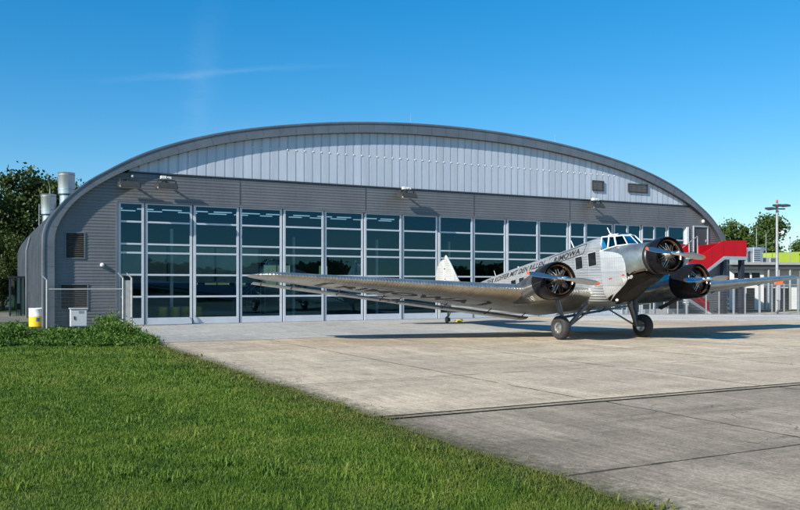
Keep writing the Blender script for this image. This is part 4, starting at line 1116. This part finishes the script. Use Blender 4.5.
# --- engines
def engine(hx, hy, hz, toe, ncowl, parent, roll, prad, name_lbl):
    """radial engine with black ring cowl, nine cylinders and a two blade propeller"""
    ct_, st_ = math.cos(toe), math.sin(toe)
    def E(p):  # engine coords: x back along thrust line, y starboard, z up
        x, y, z = p; return (hx+x*ct_+y*st_, hy-x*st_+y*ct_, hz+z)
    class EM(BM):
        def build(s, *a, **k): s.v = [E(p) for p in s.v]; return BM.build(s, *a, **k)
    b = EM()
    if ncowl: prof = [(.66,.60),(.42,.615),(.30,.63),(.26,.65),(.28,.68),(.36,.705),(.55,.725),(.85,.725),(1.1,.71),(1.25,.685),(1.25,.65)]
    else: prof = [(.78,.62),(.45,.635),(.32,.65),(.28,.67),(.31,.69),(.42,.71),(.62,.715),(.78,.70),(.80,.68),(.78,.62)]
    b.lathe((0,0,0),(1,0,0),prof,44); cow = b.build('engine_cowling', M['black_gloss'], parent, 45)
    b = EM(); b.lathe((0,0,0),(1,0,0),[(.86,.001),(.86,.60)],32); b.build('firewall', M['dark_metal'], cow)
    b = EM(); b.lathe((0,0,0),(1,0,0),[(.36,.595),(.33,.575),(.36,.545),(.41,.535),(.46,.555),(.46,.59),(.41,.605),(.36,.595)],40); b.build('collector_ring', M['bronze'], cow)
    b = EM()
    b.lathe((0,0,0),(1,0,0),[(.12,.001),(.12,.10),(.22,.12),(.34,.20),(.5,.26),(.8,.27),(.95,.27)],22); b.build('crankcase', M['fin_metal'], cow)
    for i in range(9):
        a = 2*PI*i/9+.2; b = EM(); u = (math.cos(a), math.sin(a)); prof = []
        for k in range(9): prof += [(.24+k*.036,.105),(.24+k*.036+.018,.105),(.24+k*.036+.018,.088),(.24+k*.036+.036,.088)]
        prof += [(.57,.07),(.57,.001)]
        b.lathe((.62,0,0),(0,u[0],u[1]),prof,12)
        b.tube((.36,u[0]*.18-u[1]*.05,u[1]*.18+u[0]*.05),(.5,u[0]*.52-u[1]*.05,u[1]*.52+u[0]*.05),.018,None,6)
        b.tube((.36,u[0]*.18+u[1]*.05,u[1]*.18-u[0]*.05),(.5,u[0]*.52+u[1]*.05,u[1]*.52-u[0]*.05),.018,None,6)
        b.build('cylinder', M['fin_metal'] if i % 2 else M['dark_metal'], cow)
    # propeller
    b = EM(); b.lathe((0,0,0),(1,0,0),[(-.17,.001),(-.17,.05),(-.12,.085),(.0,.10),(.12,.09),(.13,.07),(.2,.07)],20)
    up = (math.cos(roll), math.sin(roll))
    for s_ in (1,-1): b.tube((0,0,0),(0,s_*up[0]*.26,s_*up[1]*.26),.085,.07,12)
    pr_ = b.build('propeller', M['chrome'], parent)
    for s_ in (1,-1):
        b = EM(); rr = []; st = [(.2,.06,62,.05),(.32,.085,52,.042),(.5,.112,42,.033),(.75,.122,33,.025),(1.0,.117,27,.02),(1.2,.104,23,.016),(1.36,.086,21,.013),(1.43,.064,20,.011),(1.47,.035,20,.008),(1.485,.01,20,.004)]
        sc_ = prad/1.485
        for (r, hc, tw, th) in st:
            ring = []; tw = R(tw)*1.0; c_, s2 = math.cos(tw), math.sin(tw)
            for k in range(14):
                q = 2*PI*k/14; cx_, tx = hc*math.cos(q), th*math.sin(q)
                # chord lies mostly in the disc plane, twisted about the blade axis
                tang = cx_*c_ - tx*s2; axl = cx_*s2 + tx*c_
                ring.append((axl, s_*(up[0]*r*sc_) - s_*up[1]*tang, s_*(up[1]*r*sc_) + s_*up[0]*tang))
            rr.append(ring)
        b.rings(rr[:7], 0, True, True, False); b.rings(rr[6:], 1, True, False, True)
        b.build('blade', [M['blade'], M['orange']], pr_)
    return E
engine(0,0,0,0,False,plane,R(6.3),1.43,'nose')
# collar between the nose ring and the body
b = BM(); b.lathe((0,0,0),(1,0,0),[(.80,.60),(.9,.66),(1.05,.64)],40); b.build('nose_collar', M['dark_metal'], plane)
for sgn in (1,-1):
    HX, HY, HZ = 2.04, 3.56*sgn, -.656
    toe = R(9)*sgn
    E = engine(HX, HY, HZ, toe, True, plane, R(8.9)*1 if sgn > 0 else R(-3.6), 1.52, 'wing')
    # nacelle back into the wing
    rr = []
    for (x, w, zt, zb) in ((1.18,.655,.655,-.655),(1.75,.66,.63,-.66),(2.3,.60,.55,-.64),(3.0,.50,.44,-.58),(3.8,.38,.32,-.48),(4.6,.22,.18,-.36),(5.2,.06,.02,-.28)):
        ring = []
        for i in range(28):
            a = 2*PI*i/28; q = math.sin(a); ring.append((HX+x, HY+w*math.cos(a)-math.sin(toe)*min(x,2.6), HZ-.03*x+(zt+zb)/2+q*(zt-zb)/2))
        rr.append(ring)
    b = BM(); b.rings(rr, 0, True); b.build('nacelle', M['alu_smooth'], plane, 50)
    if sgn < 0:
      b = BM(); b.tube((3.0,HY-sgn*.5,-1.32),(4.1,HY-sgn*.62,-1.62),.075,.06,10); b.tube((3.35,HY-sgn*.35,-1.36),(4.15,HY-sgn*.5,-1.66),.05,.045,8); b.build('exhaust_pipe', M['dark_metal'], plane)
    # white lettering low on the nacelle
    v, f = text_mesh('JU-AIR', .2, .02); b = BM(); P = []
    for (u, w, _) in v:
        uu = u if sgn > 0 else 1-u; x = 4.40-.75*uu; z = -1.36+.22*w+.02*uu
        P.append((x, HY+sgn*(.60-.10*(x-3.7)), z))
    # follow the nacelle surface
    Q = []
    for (x, y, z) in P:
        i = x-HX; w = float(np.interp(i,[1.36,1.75,2.3,3.0],[.655,.66,.60,.50])); zc = HZ-.03*i-.02; h = float(np.interp(i,[1.36,1.75,2.3,3.0],[.655,.645,.595,.51]))
        q = min(.97, abs((z-zc)/h)); Q.append((x, HY+sgn*(w*math.sqrt(1-q*q)+.02)- math.sin(toe)*min(i,2.6), z))
    b.add(Q, f); b.build('lettering', M['text_white'], plane)
    # main landing gear
    ax = (XW, 2.13*sgn, ZW+.5)
    b = BM(); b.tube((XW,1.72*sgn,ZW+.52),(XW,2.31*sgn,ZW+.5),.06,.055,10); b.build('axle', M['strut'], plane)
    b = BM(); b.tube((XW,1.78*sgn,ZW+.5),(XW+.12,1.96*sgn,-1.75),.075,.075,12); b.tube((XW+.12,1.96*sgn,-1.75),(XW+.18,2.02*sgn,-1.2),.11,.11,12); b.build('oleo_leg', M['strut'], plane)
    b = BM(); b.tube((XW,1.80*sgn,ZW+.5),(XW-.5,1.05*sgn,-1.42),.08,.09,12); b.build('front_brace', M['strut'], plane)
    b = BM(); b.tube((XW,1.80*sgn,ZW+.48),(XW+.1,.25*sgn,-1.5),.038,.038,8); b.build('cross_brace', M['strut'], plane)
    b = BM(); b.lathe((XW,2.13*sgn,ZW+.5),(0,sgn,0),[(-.12,.22),(-.15,.28),(-.175,.36),(-.165,.43),(-.10,.485),(-.03,.50),(.03,.50),(.10,.485),(.165,.43),(.175,.36),(.15,.28),(.12,.24)],36)
    whl = b.build('main_wheel', M['tyre'], plane, 60)
    b = BM(); b.lathe((XW,2.13*sgn,ZW+.5),(0,sgn,0),[(-.13,.24),(-.1,.05),(.1,.05),(.1,.24),(.135,.245),(.14,.20),(.10,.17),(.11,.10),(.17,.075),(.19,.001)],28); b.build('hub', M['chrome'], whl)
# --- tail
b = BM()
def plate(pts, th, edge=.3, mat=0):
    n_ = len(pts); c = (sum(p[0] for p in pts)/n_, sum(p[1] for p in pts)/n_)
    ins = [(c[0]+(p[0]-c[0])*.86, c[1]+(p[1]-c[1])*.86) for p in pts]
    V = [(x,th/2,z) for x,z in ins]+[(x,0,z) for x,z in pts]+[(x,-th/2,z) for x,z in ins]; fs = [tuple(range(n_)), tuple(reversed(range(2*n_,3*n_)))]
    for i in range(n_):
        j = (i+1)%n_; fs += [(i,n_+i,n_+j,j),(n_+i,2*n_+i,2*n_+j,n_+j)]
    b.add(V, fs, mat)
plate([(15.0,.5),(15.65,1.2),(16.4,2.30),(16.78,2.80),(16.88,2.87),(17.04,2.83),(17.10,.4)], .15)
b.build('fin', M['alu_tail'], plane)
b = BM(); plate([(17.13,.3),(17.11,2.66),(17.40,2.66),(17.75,2.52),(18.05,2.22),(18.19,1.88),(18.21,1.2),(18.17,.3)], .13); rud = b.build('rudder', M['alu_tail'], plane)
b = BM()
for z in (.9,1.5,2.1): b.box(17.03,17.19,-.05,.05,z-.03,z+.03)
b.build('rudder_hinge', M['strut'], rud)
for sgn in (1,-1):
    b = BM()
    def hp(x, y, z): return (x, sgn*y, z)
    rr = []
    for (y, xl, xt, th) in ((.15,15.4,17.15,.2),(2.2,15.75,17.15,.15),(4.2,16.15,17.12,.09),(4.5,16.4,17.05,.04)):
        rr.append([hp(xl,y,.52),hp(xl+.12,y,.52+th*.45),hp(xl+(xt-xl)*.4,y,.52+th*.5),hp(xt,y,.53),hp(xl+(xt-xl)*.4,y,.52-th*.5),hp(xl+.12,y,.52-th*.45)])
    b.rings(rr, 0, True); b.build('tailplane', M['alu_wing'], plane, 50)
    b = BM(); rr = []
    for (y, xt) in ((.35,17.95),(2.2,17.9),(4.6,17.75),(4.9,17.45)):
        rr.append([hp(17.22,y,.46),hp(17.35,y,.51),hp(xt,y,.44),hp(17.35,y,.42)])
    b.rings(rr, 0, True); b.build('elevator', M['alu_wing'], plane, 50)
    b = BM(); b.tube(hp(16.3,.25,-.2),hp(16.3,2.3,.48),.03,None,8); b.build('tailplane_strut', M['strut'], plane)
b = BM(); b.tube((16.95,.0,-.15),(17.2,0,-.84),.06,.045,10); b.tube((16.5,.0,-.2),(17.2,0,-.84),.03,None,8); b.box(17.05,17.3,-.1,-.07,-.98,-.76); b.box(17.05,17.3,.07,.1,-.98,-.76); b.build('tail_strut', M['strut'], plane)
b = BM(); b.lathe((17.25,0,-.865),(0,1,0),[(-.06,.001),(-.06,.09),(-.065,.14),(-.03,.195),(.03,.195),(.065,.14),(.06,.09),(.06,.001)],24); b.build('tail_wheel', M['tyre'], plane, 60)
# nose chin details: white lettering and landing lamp
v, f = text_mesh('JU-AIR', .2, .02); b = BM(); P = []
for (u, w, _) in v:
    x = 2.05-.42*u; z = -.80+.13*w+.10*u; P.append((x, fus_y(x,z)+.016, z))
b.add(P, f); b.build('lettering', M['text_white'], plane)
b = BM(); b.lathe((2.85,.40,-1.38),(-.5,.6,-.55),[(0,.001),(.02,.06),(.07,.06),(.09,.03),(.1,.001)],12); b.build('position_lamp', M['white_plastic'], plane)

# ------------------------------------------------------------------ sky and sun
trav = Vector((.793, .670, -.595)).normalized()
to_sun = -trav
elev = math.asin(to_sun.z); az = math.atan2(to_sun.x, to_sun.y)
w = bpy.data.worlds.new('World'); scene.world = w; w.use_nodes = True
nt = w.node_tree; nt.nodes.clear()
out = nt.nodes.new('ShaderNodeOutputWorld'); bg = nt.nodes.new('ShaderNodeBackground'); sky = nt.nodes.new('ShaderNodeTexSky')
sky.sky_type = 'NISHITA'; sky.sun_disc = False; sky.sun_elevation = elev; sky.sun_rotation = az
sky.air_density = 1.0; sky.dust_density = .0; sky.ozone_density = 2.2; sky.altitude = 60
hs = nt.nodes.new('ShaderNodeHueSaturation'); hs.inputs['Hue'].default_value = .5; hs.inputs['Saturation'].default_value = 1.60; hs.inputs['Value'].default_value = 1.0
gain = nt.nodes.new('ShaderNodeMix'); gain.data_type = 'RGBA'; gain.blend_type = 'MULTIPLY'; gain.inputs[0].default_value = 1
gain.inputs[7].default_value = (.86, 1.0, 1.12, 1); nt.links.new(sky.outputs[0], gain.inputs[6]); gm = nt.nodes.new('ShaderNodeGamma'); gm.inputs['Gamma'].default_value = .70; nt.links.new(gain.outputs[2], gm.inputs[0]); nt.links.new(gm.outputs[0], hs.inputs['Color'])
# thin cirrus trails: soft streaks placed by direction in the sky
tc = nt.nodes.new('ShaderNodeTexCoord'); sp = nt.nodes.new('ShaderNodeSeparateXYZ'); nt.links.new(tc.outputs['Generated'], sp.inputs[0])
def mth(op, a, b_=None, clamp=False):
    m_ = nt.nodes.new('ShaderNodeMath'); m_.operation = op; m_.use_clamp = clamp
    for i, q in enumerate((a, b_)):
        if q is None: continue
        if hasattr(q, 'is_output'): nt.links.new(q, m_.inputs[i])
        else: m_.inputs[i].default_value = q
    return m_.outputs[0]
U = mth('DIVIDE', sp.outputs[0], mth('MAXIMUM', sp.outputs[1], .05)); V = mth('DIVIDE', sp.outputs[2], mth('MAXIMUM', sp.outputs[1], .05))
nz = nt.nodes.new('ShaderNodeTexNoise'); nz.inputs['Scale'].default_value = 13; nz.inputs['Detail'].default_value = 9; nz.inputs['Roughness'].default_value = .68
mp = nt.nodes.new('ShaderNodeMapping'); mp.inputs['Scale'].default_value = (1, 1, 3.5); nt.links.new(tc.outputs['Generated'], mp.inputs[0]); nt.links.new(mp.outputs[0], nz.inputs['Vector'])
def gauss(x, c, s_): 
    q = mth('DIVIDE', mth('SUBTRACT', x, c), s_); return mth('EXPONENT', mth('MULTIPLY', mth('MULTIPLY', q, q), -1))
lin = mth('SUBTRACT', V, mth('ADD', mth('MULTIPLY', mth('ADD', U, .2), .06), .276))
lin = mth('ADD', lin, mth('MULTIPLY', mth('SUBTRACT', nz.outputs['Fac'], .5), .02))
t1 = mth('MULTIPLY', gauss(lin, 0, .0036), gauss(U, -.14, .12))
lin2 = mth('SUBTRACT', U, mth('ADD', mth('MULTIPLY', mth('SUBTRACT', V, .25), .12), -.165))
lin2 = mth('ADD', lin2, mth('MULTIPLY', mth('SUBTRACT', nz.outputs['Fac'], .5), .06))
t2 = mth('MULTIPLY', gauss(lin2, 0, .018), gauss(V, .26, .09))
haze_ = mth('MULTIPLY', mth('MULTIPLY', gauss(V, .19, .03), gauss(U, -.10, .08)), mth('MULTIPLY', nz.outputs['Fac'], .6))
tr_ = mth('MULTIPLY', mth('ADD', mth('ADD', mth('MULTIPLY', t1, .20), mth('MULTIPLY', t2, .13)), mth('MULTIPLY', haze_, .30)), mth('MULTIPLY', nz.outputs['Fac'], .42), True)
mx = nt.nodes.new('ShaderNodeMix'); mx.data_type = 'RGBA'; nt.links.new(tr_, mx.inputs[0]); nt.links.new(hs.outputs[0], mx.inputs[6]); mx.inputs[7].default_value = (5.2, 5.8, 6.3, 1)
nt.links.new(mx.outputs[2], bg.inputs[0]); bg.inputs[1].default_value = .15
nt.links.new(bg.outputs[0], out.inputs[0])
sl = bpy.data.lights.new('sun', 'SUN'); sl.energy = 5.0; sl.angle = R(.5); sl.color = (1, .95, .86)
so = bpy.data.objects.new('sun', sl); COL.objects.link(so); so.rotation_euler = trav.to_track_quat('-Z', 'Y').to_euler(); so.location = (-40,-40,40)

# ------------------------------------------------------------------ camera and output
cd = bpy.data.cameras.new('camera'); cam = bpy.data.objects.new('camera', cd); COL.objects.link(cam)
cam.location = (0, 0, EYE); cam.rotation_euler = (R(90), 0, 0)
cd.sensor_fit = 'HORIZONTAL'; cd.sensor_width = 36; cd.lens = 761.727/800*36
cd.shift_x = (400-325.816)/800; cd.shift_y = (285.5-255)/800
cd.clip_start = .1; cd.clip_end = 6000
scene.camera = cam
scene.view_settings.view_transform = 'Standard'; scene.view_settings.look = 'None'; scene.view_settings.exposure = .62; scene.view_settings.gamma = 1
scene.view_settings.use_curve_mapping = False
scene.cycles.max_bounces = 8; scene.cycles.transparent_max_bounces = 12
scene.cycles.use_denoising = True
